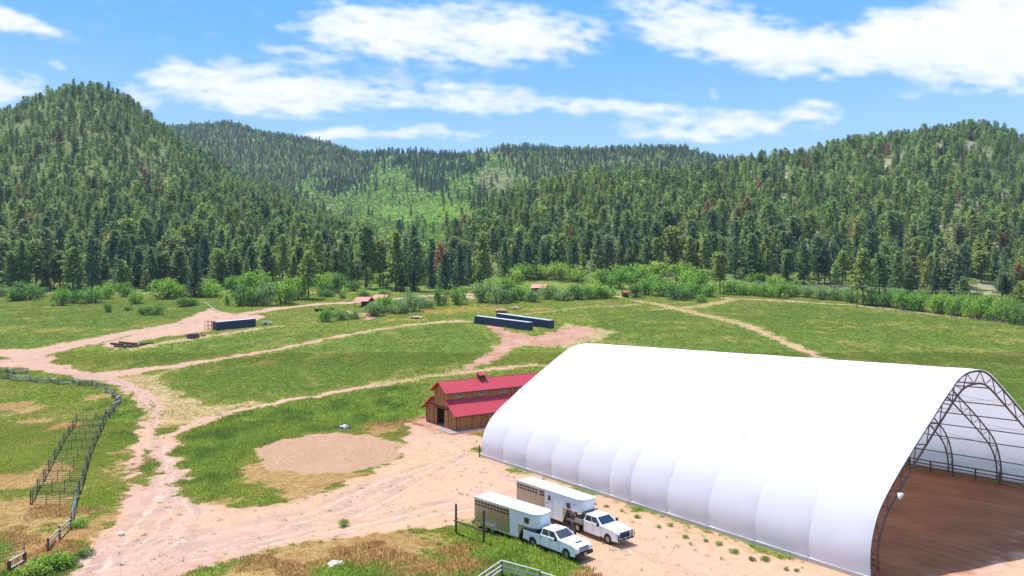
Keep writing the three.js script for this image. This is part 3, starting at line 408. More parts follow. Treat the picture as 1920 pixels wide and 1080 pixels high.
// ------------------------------------------------------------------ the barn
{
  const barn = thing('red_roof_barn', 'long brown timber barn with stepped bright red metal roof', 'barn');
  barn.position.set(BARN[0], BARN_Y, -BARN[1]); barn.rotation.y = Math.atan2(BD[1], BD[0]);          // local x along the barn, local -z across to the far side
  const W = BW, xw0 = .4, L = BL;
  // board texture: vertical planks of slightly different brown
  const tw = 512, d = new Uint8Array(tw * 128 * 4), r = rngOf(5), tones = Array.from({ length: 32 }, () => .7 + .6 * r());
  for (let j = 0; j < 128; j++) for (let i = 0; i < tw; i++) { const p = Math.floor(i / 16), e = i % 16, k = tones[p] * (e < 1 ? .45 : 1) * (1 + .14 * noiseA(i / 3, j / 60) + .1 * noiseB(i / 30, j / 30)), o = (j * tw + i) * 4, c = [.43 * k, .175 * k, .055 * k]; for (let q = 0; q < 3; q++) d[o + q] = 255 * Math.pow(clamp(c[q]), 1 / 2.2); d[o + 3] = 255; }
  const bt = new THREE.DataTexture(d, tw, 128); bt.colorSpace = THREE.SRGBColorSpace; bt.magFilter = THREE.LinearFilter; bt.wrapS = bt.wrapT = THREE.RepeatWrapping; bt.repeat.set(1 / 8, 1 / 6); bt.needsUpdate = true;
  const wood = mat([1, 1, 1], .85, { map: bt }), trim = mat([.14, .06, .03], .8);
  const red = mat([.52, .042, .058], .45, { metalness: .0 });
  const planar = (g, axis) => { const p = g.attributes.position, uv = []; for (let i = 0; i < p.count; i++) uv.push(axis === 'x' ? p.getX(i) : p.getZ(i), p.getY(i)); g.setAttribute('uv', new THREE.Float32BufferAttribute(uv, 2)); return g; };
  const eave = 2.75, ltop = 4.75, ueave = 6.1, peak = 7.55, z1 = -3.1, z2 = -W + 3.1, zc = -W / 2;     // lean-to / nave lines
  const gable = (x, door) => { const s = new THREE.Shape([[0, 0], [0, eave], [z1, ltop - .12], [z1, ueave - .12], [zc, peak - .12], [z2, ueave - .12], [z2, ltop - .12], [-W, eave], [-W, 0]].map(([z, y]) => new THREE.Vector2(-z, y))); if (door) { const h = new THREE.Path([[4.15, .02], [7.0, .02], [7.0, 3.0], [4.15, 3.0]].map((p) => new THREE.Vector2(...p))); s.holes.push(h); } const g = new THREE.ExtrudeGeometry(s, { depth: .14, bevelEnabled: false }).rotateY(Math.PI / 2).translate(x, 0, 0); return planar(g, 'z'); };
  part('gable_wall', gable(xw0, true), wood, barn); part('gable_wall', gable(L - xw0 - .14, false), wood, barn);
  // yard side wall with two openings, and the far wall
  const long = (z, holes) => { const s = new THREE.Shape([[xw0 + .15, 0], [L - xw0 - .15, 0], [L - xw0 - .15, eave], [xw0 + .15, eave]].map((p) => new THREE.Vector2(...p))); for (const [a, b, h] of holes) s.holes.push(new THREE.Path([[a, .02], [b, .02], [b, h], [a, h]].map((p) => new THREE.Vector2(...p)))); return planar(new THREE.ExtrudeGeometry(s, { depth: .14, bevelEnabled: false }).translate(0, 0, z), 'x'); };
  part('side_wall', long(-.14, [[7.6, 10.2, 2.4], [16, 18.5, 2.4]]), wood, barn); part('side_wall', long(-W, []), wood, barn);
  for (const z of [z1, z2 - .14]) part('clerestory_wall', planar(box(L - .9, ueave - ltop + .5, .14, L / 2, (ueave + ltop) / 2 - .2, z + .07), 'x'), wood, barn);
  // roofs with standing seams
  const slope = (name, y0, za, y1, zb) => {
    const c = [V(-.25, y0, za), V(L + .25, y0, za), V(L + .25, y1, zb), V(-.25, y1, zb)]; if (za < zb) c.reverse();
    const o = part(name, slab(c, .07), red, barn), ribs = [], n = V(0, Math.abs(zb - za), y0 < y1 ? (y1 - y0) * Math.sign(za - zb) : 0).normalize().multiplyScalar(.09);
    for (let x = 0; x <= L; x += .62) ribs.push(rod(V(x, y0, za).add(n), V(x, y1, zb).add(n), .022, 4)); part('seam', ribs, red, o);
    part('fascia', box(L + .46, .18, .05, L / 2, y0 - .03, za + (za > zb ? .02 : -.02)), trim, o);
  };
  const ex = (y0, z0, y1, z1_, t) => [y0 + (y1 - y0) * -t, z0 + (z1_ - z0) * -t];
  const [ya, za] = ex(eave, 0, ltop, z1, .16), [yb, zb] = ex(eave, -W, ltop, z2, .16), [yc, zcN] = ex(ueave, z1, peak, zc, .16), [yd, zdF] = ex(ueave, z2, peak, zc, .16);
  slope('lower_roof', ya + .06, za, ltop + .04, z1 + .02); slope('lower_roof', yb + .06, zb, ltop + .04, z2 - .02); slope('upper_roof', yc + .06, zcN, peak + .08, zc); slope('upper_roof', yd + .06, zdF, peak + .08, zc);
  part('ridge_cap', rod(V(-.25, peak + .13, zc), V(L + .25, peak + .13, zc), .09, 6), red, barn);
  // windows under the upper eave
  for (let k = 0; k < 7; k++) { const x = 2.9 + k * 4.25, w = part('window', [box(1.3, .62, .05, x, 5.5, z1 + .16)], mat([.62, .60, .58], .6), barn); for (const s of [-1, 1]) part('pane', box(.54, .46, .03, x + s * .3, 5.5, z1 + .19), M.glass, w); }
  // door trim, header, sliding door leaf, interior floor
  part('door_header', box(.1, .22, 4.6, xw0 - .06, 3.15, -5.2), trim, barn); part('door_leaf', planar(box(.07, 2.95, 1.45, xw0 - .05, 1.5, -3.35), 'z'), wood, barn); for (const z of [-.06, z1, z2, -W + .06]) part('corner_board', box(.06, (z === z1 || z === z2) ? 4.6 : eave - .1, .16, xw0 - .04, (z === z1 || z === z2) ? 2.3 : eave / 2, z), trim, barn); part('belt_board', box(.05, .16, W - 2.9, xw0 - .035, 3.42, -W / 2), trim, barn);
  part('interior_floor', box(L - 1.2, .05, W - .6, L / 2, .06, -W / 2), mat([.34, .23, .15], .95), barn);
  // roof vent house
  const cx = 8.6, cup = part('cupola', planar(box(1.2, .9, .95, cx, peak + .25, zc), 'x'), trim, barn);
  part('cupola_roof', [slab([V(cx - .8, peak + .66, zc + .68), V(cx + .8, peak + .66, zc + .68), V(cx + .8, peak + 1.06, zc), V(cx - .8, peak + 1.06, zc)], .05), slab([V(cx + .8, peak + .66, zc - .68), V(cx - .8, peak + .66, zc - .68), V(cx - .8, peak + 1.06, zc), V(cx + .8, peak + 1.06, zc)], .05)], red, cup);
  for (const s of [-.28, .28]) part('louver', box(.4, .4, .04, cx + s, peak + .38, zc + .5), M.darkWood, cup);
  // shaded lamp on the side wall
  part('wall_lamp', new THREE.SphereGeometry(.13, 10, 8).translate(6.9, 2.0, .08), mat([.85, .83, .78], .4), barn);
  // gravel bed with timber edging along the near corner
  const bed = thing('gravel_bed', 'pale gravel bed edged with timbers at the barn corner', 'gravel bed'); bed.position.copy(barn.position); bed.rotation.copy(barn.rotation);
  const rr = rngOf(8), st = []; for (let k = 0; k < 1100; k++) { const a = rr() < .55, x = a ? rr() * 9 - 1.2 : -1.3 * rr() - .05, z = a ? .15 + rr() * 1.25 : 1.3 - rr() * 5, s = .05 + .09 * rr(); st.push(new THREE.IcosahedronGeometry(s, 0).scale(1.2, .7, 1).rotateY(rr() * 6).translate(x, .04 + rr() * .04, z)); }
  const stones = part('stones', st, mat([.40, .34, .32], .95), bed); stones.userData.kind = 'stuff';
  const timber = mat([.50, .40, .33], .9); part('edging_timber', box(9.6, .2, .18, 3.3, .08, 1.52), timber, bed); part('edging_timber', box(.18, .2, 5.1, -1.48, .08, -1.0), timber, bed);
}
// lone dark post at the arena's far corner
part('corner_post', [rod(P3(899, 857), P3(899, 857, 1.7), .09, 7)], M.darkWood); tag(scene.children.at(-1), 'short dark wooden post beside the closed corner of the arena', 'post');
console.log(((Date.now() - T0) / 1000).toFixed(1), 'buildings done');

// ------------------------------------------------------------------ vehicles
function wheel(parent, x, z, r, w, side, dark = false) { const t = part('wheel', new THREE.LatheGeometry([[.6, -.5], [.9, -.5], [1, -.34], [1, .34], [.9, .5], [.6, .5]].map(([a, b]) => new THREE.Vector2(a * r, b * w)), 22).rotateX(Math.PI / 2).translate(x, r, z), M.rubber, parent); part('rim', [new THREE.CylinderGeometry(r * .62, r * .62, w * .62, 18).rotateX(Math.PI / 2).translate(x, r, z), new THREE.CylinderGeometry(r * .2, r * .26, w * .98, 10).rotateX(Math.PI / 2).translate(x, r, z)], dark ? M.black : M.rim, t); part('spokes', [0, 1, 2, 3, 4, 5].map((k) => box(r * .14, r * 1.16, .03).rotateZ(k * Math.PI / 6).translate(x, r, z + side * w * .36)), M.rim, t); }
function pickup(name, label, opt) {
  const t = thing(name, label, 'pickup truck'), hw = 1.0, FX = 2.05, RX = -1.98, paint = M.whitePaint, R = .43;
  const archCut = (s, cx) => s.absarc(cx, .46, .54, Math.PI, 0, true);
  let s = new THREE.Shape(); s.moveTo(-1.02, .55); s.lineTo(1.51, .5); archCut(s, FX); s.lineTo(3.02, .5); s.lineTo(3.14, .62); s.quadraticCurveTo(3.2, 1.0, 3.1, 1.14); s.quadraticCurveTo(3.0, 1.27, 2.6, 1.32); s.lineTo(1.28, 1.42); s.lineTo(-1.02, 1.38); s.closePath();
  part('body', new THREE.ExtrudeGeometry(s, { depth: 2 * hw - .16, bevelEnabled: true, bevelSize: .07, bevelThickness: .08, bevelSegments: 3, curveSegments: 14 }).translate(0, 0, -hw + .08), paint, t);
  const g0 = [V(-1.02, 1.36, .97), V(1.42, 1.38, .97), V(1.42, 1.38, -.97), V(-1.02, 1.36, -.97)], g1 = [V(-.86, 1.96, .80), V(.50, 1.98, .80), V(.50, 1.98, -.80), V(-.86, 1.96, -.80)], g2 = [V(-.70, 2.05, .58), V(.26, 2.07, .58), V(.26, 2.07, -.58), V(-.70, 2.05, -.58)];
  const hull = []; for (const [lo, hi] of [[g0, g1], [g1, g2]]) for (let k = 0; k < 4; k++) { const l = (k + 1) % 4; hull.push([lo[k], lo[l], hi[l], hi[k]]); }
  const quads = (list) => { const P = []; for (const q of list) for (const k of [0, 1, 2, 0, 2, 3]) P.push(q[k].x, q[k].y, q[k].z); const g = new THREE.BufferGeometry(); g.setAttribute('position', new THREE.Float32BufferAttribute(P, 3)); g.computeVertexNormals(); return g; };
  const cab = part('cab', quads([...hull, g2]), paint, t);
  const sideR = [g0[0], g0[1], g1[1], g1[0]], front = [g0[1], g0[2], g1[2], g1[1]], sideL = [g0[2], g0[3], g1[3], g1[2]], back = [g0[3], g0[0], g1[0], g1[3]];
  part('windscreen', patch(front, .05, .95, .05, .95, .014), M.glass, cab); part('rear_window', patch(back, .12, .88, .25, .9, .012), M.glass, cab);
  part('window', patch(sideR, .49, .86, .06, .92, .014, .49, .95), M.glass, cab); part('window', patch(sideR, .06, .46, .06, .92, .014, .06, .45), M.glass, cab); part('window', patch(sideL, .14, .51, .06, .92, .014, .05, .51), M.glass, cab); part('window', patch(sideL, .54, .94, .06, .92, .014, .55, .94), M.glass, cab);
  for (const z of [1, -1]) {
    for (const [a, b] of [[-.98, .13], [.17, 1.22]]) { part('door_gap', box(.014, .78, .012, a, .98, z * (hw + .001)), M.black, t); part('handle', box(.2, .04, .03, a + .16, 1.22, z * (hw + .015)), opt.chrome ? M.chrome : M.black, t); void b; }
    part('door_gap', box(.014, .78, .012, 1.24, .98, z * (hw + .001)), M.black, t);
    const mir = part('mirror', rbox(.14, .32, .26, .05, 1.08, 1.52, z * 1.2), opt.chrome ? M.black : M.black, t); part('arm', box(.05, .05, .2, 1.05, 1.42, z * 1.04), M.black, mir);
    part('headlight', rbox(.12, .22, .46, .04, 3.19, 1.02, z * .76), M.lamp, t); part('side_step', box(2.1, .06, .16, .1, .46, z * .98), opt.chrome ? M.chrome : M.black, t);
    part('tail_light', box(.05, .36, .14, -3.17, 1.1, z * .9), M.redLamp, t);
    for (const x of [FX, RX]) wheel(t, x, z * (x === RX && opt.flatbed ? .82 : .86), R, .27, z);
    part('wheel_liner', [new THREE.CylinderGeometry(.52, .52, .5, 14, 1, true, 0, Math.PI).rotateZ(Math.PI / 2).rotateY(Math.PI / 2).translate(FX, .48, z * .7)], M.black, t);
  }
  part('grille', rbox(.12, .40, 1.12, .03, 3.20, .95, 0), opt.chrome ? M.black : M.black, t); part('grille_bar', [box(.04, .05, 1.1, 3.265, 1.03, 0), box(.04, .04, 1.1, 3.265, .88, 0)], opt.chrome ? M.chrome : paint, t);
  part('front_bumper', rbox(.26, .30, 2.04, .08, 3.22, .60, 0), opt.chrome ? M.chrome : M.black, t); part('hood_ridge', rbox(1.25, .05, 1.2, .024, 2.05, 1.385, 0), paint, t);
  if (opt.scoop) part('hood_scoop', rbox(.16, .07, .8, .02, 2.6, 1.40, 0), M.black, t);
  part('chassis', [box(5.9, .2, .9, -.1, .52, 0), box(.2, .2, 1.6, FX, .43, 0), box(.2, .2, 1.6, RX, .43, 0)], M.black, t); part('license_plate', box(.02, .15, .3, 3.36, .62, 0), mat([.5, .55, .52], .5), t);
  if (!opt.flatbed) {
    const side = new THREE.Shape(); side.moveTo(-3.16, .62); side.lineTo(-2.52, .55); archCut(side, RX); side.lineTo(-1.08, .55); side.lineTo(-1.08, 1.38); side.lineTo(-3.16, 1.36); side.closePath();
    for (const z of [1, -1]) { part('bed_side', new THREE.ExtrudeGeometry(side, { depth: .09, bevelEnabled: true, bevelSize: .03, bevelThickness: .03, bevelSegments: 2, curveSegments: 14 }).translate(0, 0, z > 0 ? hw - .12 : -hw + .03), paint, t); part('bed_rail', box(2.08, .04, .13, -2.12, 1.40, z * .92), M.black, t); }
    part('tailgate', box(.09, .72, 1.86, -3.12, 1.0, 0), paint, t); part('bed_floor', [box(2.1, .06, 1.84, -2.1, .84, 0), box(.05, .6, 1.84, -1.1, 1.1, 0)], M.black, t); part('rear_bumper', rbox(.2, .2, 1.96, .05, -3.22, .6, 0), M.chrome, t);
  } else {
    part('flatbed', [box(2.2, .1, 2.1, -2.2, 1.0, 0), box(2.2, .14, .06, -2.2, .95, 1.06), box(2.2, .14, .06, -2.2, .95, -1.06)], mat([.16, .15, .14], .7), t); for (const z of [1, -1]) part('bed_side', box(1.0, .34, .06, -1.66, 1.22, z * 1.0), mat([.45, .45, .46], .4, { metalness: .7 }), t);
    part('headache_rack', [box(.08, .08, 1.9, -1.2, 2.02, 0), box(.07, 1.1, .07, -1.2, 1.5, .9), box(.07, 1.1, .07, -1.2, 1.5, -.9), box(.05, .05, 1.8, -1.2, 1.6, 0)], M.black, t);
  }
  part('hitch_ball', [box(.5, .1, .5, RX + .1, 1.08, 0), new THREE.CylinderGeometry(.05, .05, .24, 8).translate(RX + .1, 1.2, 0)], M.black, t);
  if (opt.guard) part('brush_guard', [...[-.75, -.3, .3, .75].map((z) => rod(V(3.42, .5, z), V(3.42, 1.25, z), .035)), rod(V(3.42, 1.25, -.78), V(3.42, 1.25, .78), .035), rod(V(3.42, .95, -1), V(3.42, .95, 1), .035), rod(V(3.42, .62, -1), V(3.42, .62, 1), .04), rod(V(3.42, .62, 1), V(3.42, 1.1, 1), .035), rod(V(3.42, .62, -1), V(3.42, 1.1, -1), .035), rod(V(3.42, 1.1, 1), V(3.1, 1.15, 1.0), .03), rod(V(3.42, 1.1, -1), V(3.1, 1.15, -1.0), .03), box(.3, .06, 1.2, 3.28, .62, 0)], M.black, t);
  if (opt.guard) part('roof_light', [-.5, -.25, 0, .25, .5].map((z) => rbox(.1, .05, .07, .02, .2, 2.06, z)), M.amber, t);
  return t;
}
function gooseneck(name, label, o) {   // local x forward from the rear doors, wheels behind the middle
  const t = thing(name, label, 'horse trailer'), W = o.w, hw = W / 2, y0 = .62, y1 = o.h, L = o.L, N = L + o.neck, yn = y1 - 1.12;
  part('body', box(L, y1 - y0, W, L / 2, (y0 + y1) / 2, 0), o.metalSide ? M.aluminium : M.trailerWhite, t);
  const sh = new THREE.Shape(); const ns = o.noseTaper; sh.moveTo(L + .002, -hw); sh.lineTo(N - ns, -hw); sh.quadraticCurveTo(N - .1, -hw + .15, N, -hw * .45); sh.lineTo(N, hw * .45); sh.quadraticCurveTo(N - .1, hw - .15, N - ns, hw); sh.lineTo(L + .002, hw); sh.closePath();
  part('nose', new THREE.ExtrudeGeometry(sh, { depth: y1 - yn, bevelEnabled: false, curveSegments: 10 }).rotateX(-Math.PI / 2).translate(0, yn, 0), M.trailerWhite, t);
  const rs = new THREE.Shape(); rs.moveTo(-.03, -hw - .03); rs.lineTo(N - ns, -hw - .03); rs.quadraticCurveTo(N - .07, -hw + .12, N + .03, -hw * .45); rs.lineTo(N + .03, hw * .45); rs.quadraticCurveTo(N - .07, hw - .12, N - ns, hw + .03); rs.lineTo(-.03, hw + .03); rs.closePath();
  part('roof', new THREE.ExtrudeGeometry(rs, { depth: .06, bevelEnabled: true, bevelSize: .03, bevelThickness: .03, bevelSegments: 2, curveSegments: 10 }).rotateX(-Math.PI / 2).translate(0, y1 + .02, 0), M.roofWhite, t);
  for (const z of [1, -1]) {
    for (const [a, b, m, n] of o.panels) part(n, box(b - a - .02, y1 - y0 - .06, .012, (a + b) / 2, (y0 + y1) / 2, z * (hw + .007)), m, t);
    for (const [xs, w] of o.slots) for (const x of xs) for (const y of [y1 - .27, y1 - .56]) part('air_slot', box(w, .16, .012, x, y, z * (hw + .018)), M.black, t);
    for (let x = .9; x < L; x += .9) part('panel_seam', box(.018, y1 - y0 - .75, .008, x, y0 + (y1 - y0 - .75) / 2 + .05, z * (hw + .016)), M.aluminium, t);
    part('lower_rail', box(L, .12, .05, L / 2, y0 + .02, z * (hw + .03)), M.aluminium, t); part('upper_rail', box(N - ns, .07, .04, (N - ns) / 2, y1 - .03, z * (hw + .022)), M.trailerWhite, t);
    for (const x of o.axles) wheel(t, x, z * (hw - .12), .37, .22, z);
    const a0 = Math.min(...o.axles), a1 = Math.max(...o.axles);
    part('fender', prism([[a0 - .55, .62], [a0 - .42, .92], [a1 + .42, .92], [a1 + .55, .62], [a1 + .5, .62], [a1 + .38, .86], [a0 - .38, .86], [a0 - .5, .62]], .28).translate(0, 0, z * (hw + .06)), M.aluminium, t);
    for (const [x, y, w, h] of o.windows) { const f = part('window', box(w + .07, h + .07, .02, x, y, z * (hw + .024)), M.chrome, t); part('pane', box(w, h, .012, x, y, z * (hw + .036)), M.glass, f); }
    if (o.door) { const [x, w] = o.door, dr = part('door', box(w, y1 - y0 - .3, .022, x, (y0 + y1) / 2 - .05, z * (hw + .022)), M.trailerWhite, t); part('frame', [box(.04, y1 - y0 - .25, .03, x - w / 2, (y0 + y1) / 2 - .05, z * (hw + .026)), box(.04, y1 - y0 - .25, .03, x + w / 2, (y0 + y1) / 2 - .05, z * (hw + .026))], M.aluminium, dr); part('pane', box(.42, .5, .012, x, y1 - .62, z * (hw + .04)), M.glass, dr); part('handle', box(.06, .14, .04, x - .25, y1 - 1.15, z * (hw + .05)), M.black, dr); }
    part('brand_script', [box(.34, .05, .012, N - ns - .42, y1 - .5, z * (hw + .006)), box(.05, .18, .012, N - ns - .3, y1 - .46, z * (hw + .007))].map((g) => g.rotateZ(0)), mat([.16, .22, .34], .5), t);
    part('tail_light', box(.03, .12, .2, -.02, y0 + .3, z * (hw - .2)), M.redLamp, t);
  }
  part('rear_door', [box(.03, y1 - y0 - .1, hw - .03, -.02, (y0 + y1) / 2, hw / 2), box(.03, y1 - y0 - .1, hw - .03, -.02, (y0 + y1) / 2, -hw / 2)], M.aluminium, t); part('rear_ramp_guard', box(.4, .2, W, -.12, y0 - .02, 0), M.black, t);
  // slanted panel under the neck, neck beam and jack
  part('neck_wedge', prism([[L - .01, y0 + .1], [L + .5, yn - .02], [L - .01, yn - .02]], W - .04).translate(0, 0, 0), o.metalSide ? M.aluminium : M.trailerWhite, t);
  part('neck_beam', [box(o.neck - .2, .14, .5, L + o.neck / 2, yn - .08, 0), box(.16, yn - 1.05, .16, N - .62, (yn + 1.02) / 2, 0)], M.black, t); part('jack', [box(.12, 1.1, .12, L + .25, .9, .5), box(.12, 1.1, .12, L + .25, .9, -.5), box(.25, .04, .25, L + .25, .34, .5)], M.black, t);
  part('frame', [box(L - .1, .14, W * .7, L / 2, y0 - .08, 0), ...o.axles.map((x) => box(.14, .14, W - .2, x, .4, 0))], M.black, t); part('marker_light', [0, 1, 2, 3].map((k) => box(.05, .05, .012, 1 + k * (N - 2) / 3.6, y1 - .08, hw + .04)), M.amber, t);
  if (o.roofVent) for (const x of o.roofVent) part('roof_vent', rbox(.42, .14, .42, .04, x, y1 + .14, 0), M.trailerWhite, t);
  t.userData.pin = N - .62; return t;
}
function settle(o, px, dir, ends) {   // stand a vehicle: local point ends[0] over the ground point px, heading dir (X, Z)
  const th = Math.atan2(dir[1], dir[0]); o.rotation.order = 'YXZ'; o.rotation.y = th;
  const c = Math.cos(th), s = Math.sin(th), loc = ends[0], w = (x, z) => [x * c + z * s, x * s - z * c];      // to (X, Z)
  const [ox, oz] = w(loc[0], loc[1]), X = px[0] - ox, Z = px[1] - oz, g = (x, z) => { const [a, b] = w(x, z); return groundY(X + a, Z + b); };
  const a = g(ends[1], 0), b = g(ends[2], 0), pitch = Math.atan2(a - b, ends[1] - ends[2]), roll = Math.atan2(g((ends[1] + ends[2]) / 2, 1) - g((ends[1] + ends[2]) / 2, -1), 2);
  o.rotation.z = pitch; o.rotation.x = -roll; o.position.set(X, b - ends[2] * Math.sin(pitch), -Z); return { X, Z, w };
}
function rig(truck, trailer, wheelPx, truckDir, trailDir, axles) {
  const p = flatAt(...wheelPx), { X, Z, w } = settle(truck, p, truckDir, [[2.05, 1.0], 2.05, -1.98]);
  const [hx, hz] = w(-1.88, 0); settle(trailer, [X + hx, Z + hz], trailDir, [[trailer.userData.pin, 0], trailer.userData.pin, axles]);
  // the trailer rides level on its own wheels
  trailer.rotation.z *= .5; const a = trailer.rotation.y, gx = trailer.position.x + Math.cos(a) * axles, gz = -trailer.position.z + Math.sin(a) * axles; trailer.position.y = groundY(gx, gz) - axles * Math.sin(trailer.rotation.z); delete trailer.userData.pin;
}
const heading = (deg) => [Math.sin(deg * Math.PI / 180), -Math.cos(deg * Math.PI / 180)];
{
  const bare = mat([.44, .41, .40], .44, { metalness: 1 });
  const slots = (a, n, st) => Array.from({ length: n }, (_, k) => a + k * st);
  const t1 = pickup('pickup_truck', 'white crew cab pickup with black hood scoop parked by the grass', { scoop: true });
  const tr1 = gooseneck('horse_trailer', 'bare aluminium gooseneck horse trailer hitched to the pickup with black hood scoop', { w: 2.05, h: 3.0, L: 6.0, neck: 2.45, noseTaper: .75, metalSide: true, axles: [1.55, 2.42], panels: [[.02, 4.85, bare, 'side_panel'], [4.87, 5.98, M.trailerWhite, 'front_panel']], slots: [[slots(.3, 11, .43), .29]], windows: [[7.05, 2.40, .56, .5]], roofVent: null });
  rig(t1, tr1, [1061, 1050], heading(42), heading(44), 2);
  const t2 = pickup('pickup_truck', 'white crew cab pickup with black brush guard beside the arena wall', { chrome: true, flatbed: true, guard: true });
  const tr2 = gooseneck('horse_trailer', 'white-nosed gooseneck horse trailer with entry door, nearer the arena wall', { w: 2.1, h: 3.05, L: 7.0, neck: 2.6, noseTaper: .7, metalSide: true, axles: [1.9, 2.8], panels: [[.02, 4.35, bare, 'side_panel'], [4.37, 6.98, M.trailerWhite, 'front_panel']], slots: [[slots(.28, 8, .40), .27], [[3.75, 4.08], .28]], windows: [[7.75, 2.32, .5, .46]], door: [5.05, .8], roofVent: null });
  rig(t2, tr2, [1139, 1021], heading(37), heading(39), 2.4);
}
console.log(((Date.now() - T0) / 1000).toFixed(1), 'vehicles done');

// ------------------------------------------------------------------ fences, posts and yard things
function postRail(name, label, category, pts, o, group) {   // pts: ground points (Vector3); posts at each, rails between
  const f = thing(name, label, category, group), r = rngOf(o.seed ?? 3);
  const base = pts[0].clone(); f.position.copy(base); const q = pts.map((p) => p.clone().sub(base));
  for (const p of q) part('post', o.square ? box(o.pr * 2, o.h + .1, o.pr * 2, p.x, p.y + o.h / 2 - .05, p.z) : rod(V(p.x, p.y - .15, p.z), V(p.x + (r() - .5) * .06, p.y + o.h, p.z + (r() - .5) * .06), o.pr, 7, o.pr * .92), o.post ?? o.m, f);
  for (let k = 0; k + 1 < q.length; k++) for (const y of o.rails) { const j = () => (r() - .5) * (o.jit ?? .05); part('rail', rod(V(q[k].x, q[k].y + y + j(), q[k].z), V(q[k + 1].x, q[k + 1].y + y + j(), q[k + 1].z), o.rr, 6, o.rr * .85), o.m, f); }
  return f;
}
const px = (list) => list.map(([u, v]) => P3(u, v));
{
  const a = P3(855, 1000), b = P3(907, 1019), f = thing('hitching_frame', 'two tall dark posts joined by one low rail behind the horse trailer', 'hitching frame'); f.position.copy(a); const q = b.clone().sub(a);
  part('post', rod(V(0, -.2, 0), V(0, 2.75, 0), .11, 8, .10), M.darkWood, f); part('post', rod(V(q.x, q.y - .2, q.z), V(q.x, q.y + 3.0, q.z), .11, 8, .10), M.darkWood, f); part('rail', rod(V(-.15, 1.25, .12), V(q.x + .1, q.y + 1.15, q.z + .12), .09, 8), M.darkWood, f);
}
const silver = mat([.55, .52, .47], .9), log = mat([.20, .15, .12], .9);
postRail('log_corner_fence', 'weathered grey log rail fence corner in the grass below the pickups', 'log fence', px([[884, 1120], [941, 1079], [1013, 1100], [1080, 1125]]), { h: 1.25, pr: .09, rr: .07, rails: [.45, .8, 1.15], m: silver, post: log, seed: 4, jit: .12 });
// pipe pens: two long sides and the panels across
const leftPx = [[57, 946], [70, 922], [82, 902], [91, 883], [102, 862], [111, 846], [119, 830], [128, 817], [136, 803], [143, 790]], rightPx = [[142, 944], [149, 925], [157, 903], [163, 878], [169, 856], [176, 838], [182, 824], [189, 811], [194, 799], [198, 788]];
postRail('pipe_fence', 'long dark pipe fence on the open pasture side of the pens', 'pipe fence', px(leftPx), { h: 1.5, pr: .06, rr: .028, rails: [.35, .7, 1.05, 1.4], m: M.pipe, post: M.darkWood, jit: 0 });
postRail('pipe_fence', 'long dark pipe fence of the pens beside the dirt track', 'pipe fence', px(rightPx), { h: 1.55, pr: .075, rr: .03, rails: [.35, .7, 1.05, 1.45], m: M.pipe, post: M.darkWood, jit: 0 });
for (let k = 0; k < leftPx.length; k++) { const a = P3(...leftPx[k]), b = P3(...rightPx[k]), l = V(0, 0, 0); l.lerpVectors(a, b, .04); const r = V(0, 0, 0).lerpVectors(a, b, .96), m1 = V(0, 0, 0).lerpVectors(l, r, .33), m2 = V(0, 0, 0).lerpVectors(l, r, .66); for (const p of [l, r, m1, m2]) p.y = groundY(p.x, -p.z); postRail('pipe_barrier', 'dark steel pipe panel standing across the pens between the two pipe fences', 'pipe panel', [l, m1, m2, r], { h: 1.45, pr: .035, rr: .024, rails: [.25, .5, .75, 1.0, 1.2, 1.42], m: M.pipe, jit: 0 }, 'pipe panels across the pens'); }
postRail('loading_gate', 'grey green pipe gate closing the lower end of the pens', 'gate', px([[143, 946], [138, 968], [134, 986]]), { h: 1.35, pr: .05, rr: .03, rails: [.3, .55, .8, 1.05, 1.3], m: mat([.22, .28, .27], .6), jit: 0 });
postRail('board_fence', 'short brown board fence running down from the pens', 'board fence', px([[133, 990], [112, 1010], [90, 1034]]), { h: 1.15, pr: .09, rr: .08, rails: [.5, .95], m: M.greyWood, post: M.darkWood, seed: 9, jit: .15 });
postRail('board_fence', 'low board barrier with pale top rail among the bright weeds', 'board fence', px([[17, 1074], [46, 1056]]), { h: .95, pr: .10, rr: .09, rails: [.3, .9], m: silver, post: M.darkWood, seed: 6, square: true });
postRail('pipe_barrier', 'dark pipe panel leaning beside the low board barrier', 'pipe panel', px([[-30, 1060], [45, 1042]]), { h: 1.2, pr: .035, rr: .025, rails: [.3, .6, .9, 1.15], m: M.pipe, jit: 0 });
// zigzag log fence beside the upper track
function wormFence(label, pts, h, seed) {
  const f = thing('zigzag_log_fence', label, 'log fence'), r = rngOf(seed), base = P3(...pts[0]); f.position.copy(base);
  const path = new THREE.CatmullRomCurve3(pts.map(([u, v]) => P3(u, v))), n = Math.max(2, Math.round(path.getLength() / 3.0)), q = [];
  for (let k = 0; k <= n; k++) { const p = path.getPointAt(k / n), t = path.getTangentAt(k / n); p.x += -t.z * (k % 2 ? .45 : -.45); p.z += t.x * (k % 2 ? .45 : -.45); p.y = groundY(p.x, -p.z); q.push(p.sub(base)); }
  for (let k = 0; k < n; k++) for (let i = 0; i < h; i++) { const d = q[k + 1].clone().sub(q[k]).normalize().multiplyScalar(.3), y = .12 + i * .3 + (k % 2) * .13; part('log_rail', rod(q[k].clone().sub(d).setY(q[k].y + y), q[k + 1].clone().add(d).setY(q[k + 1].y + y + (r() - .5) * .1), .085, 6, .07), r() < .35 ? silver : log, f); }
  for (let k = 0; k <= n; k++) part('stake', [rod(V(q[k].x - .4, q[k].y - .1, q[k].z), V(q[k].x + .12, q[k].y + 1.25, q[k].z), .06, 5), rod(V(q[k].x + .4, q[k].y - .1, q[k].z), V(q[k].x - .12, q[k].y + 1.25, q[k].z), .06, 5)], log, f);
}
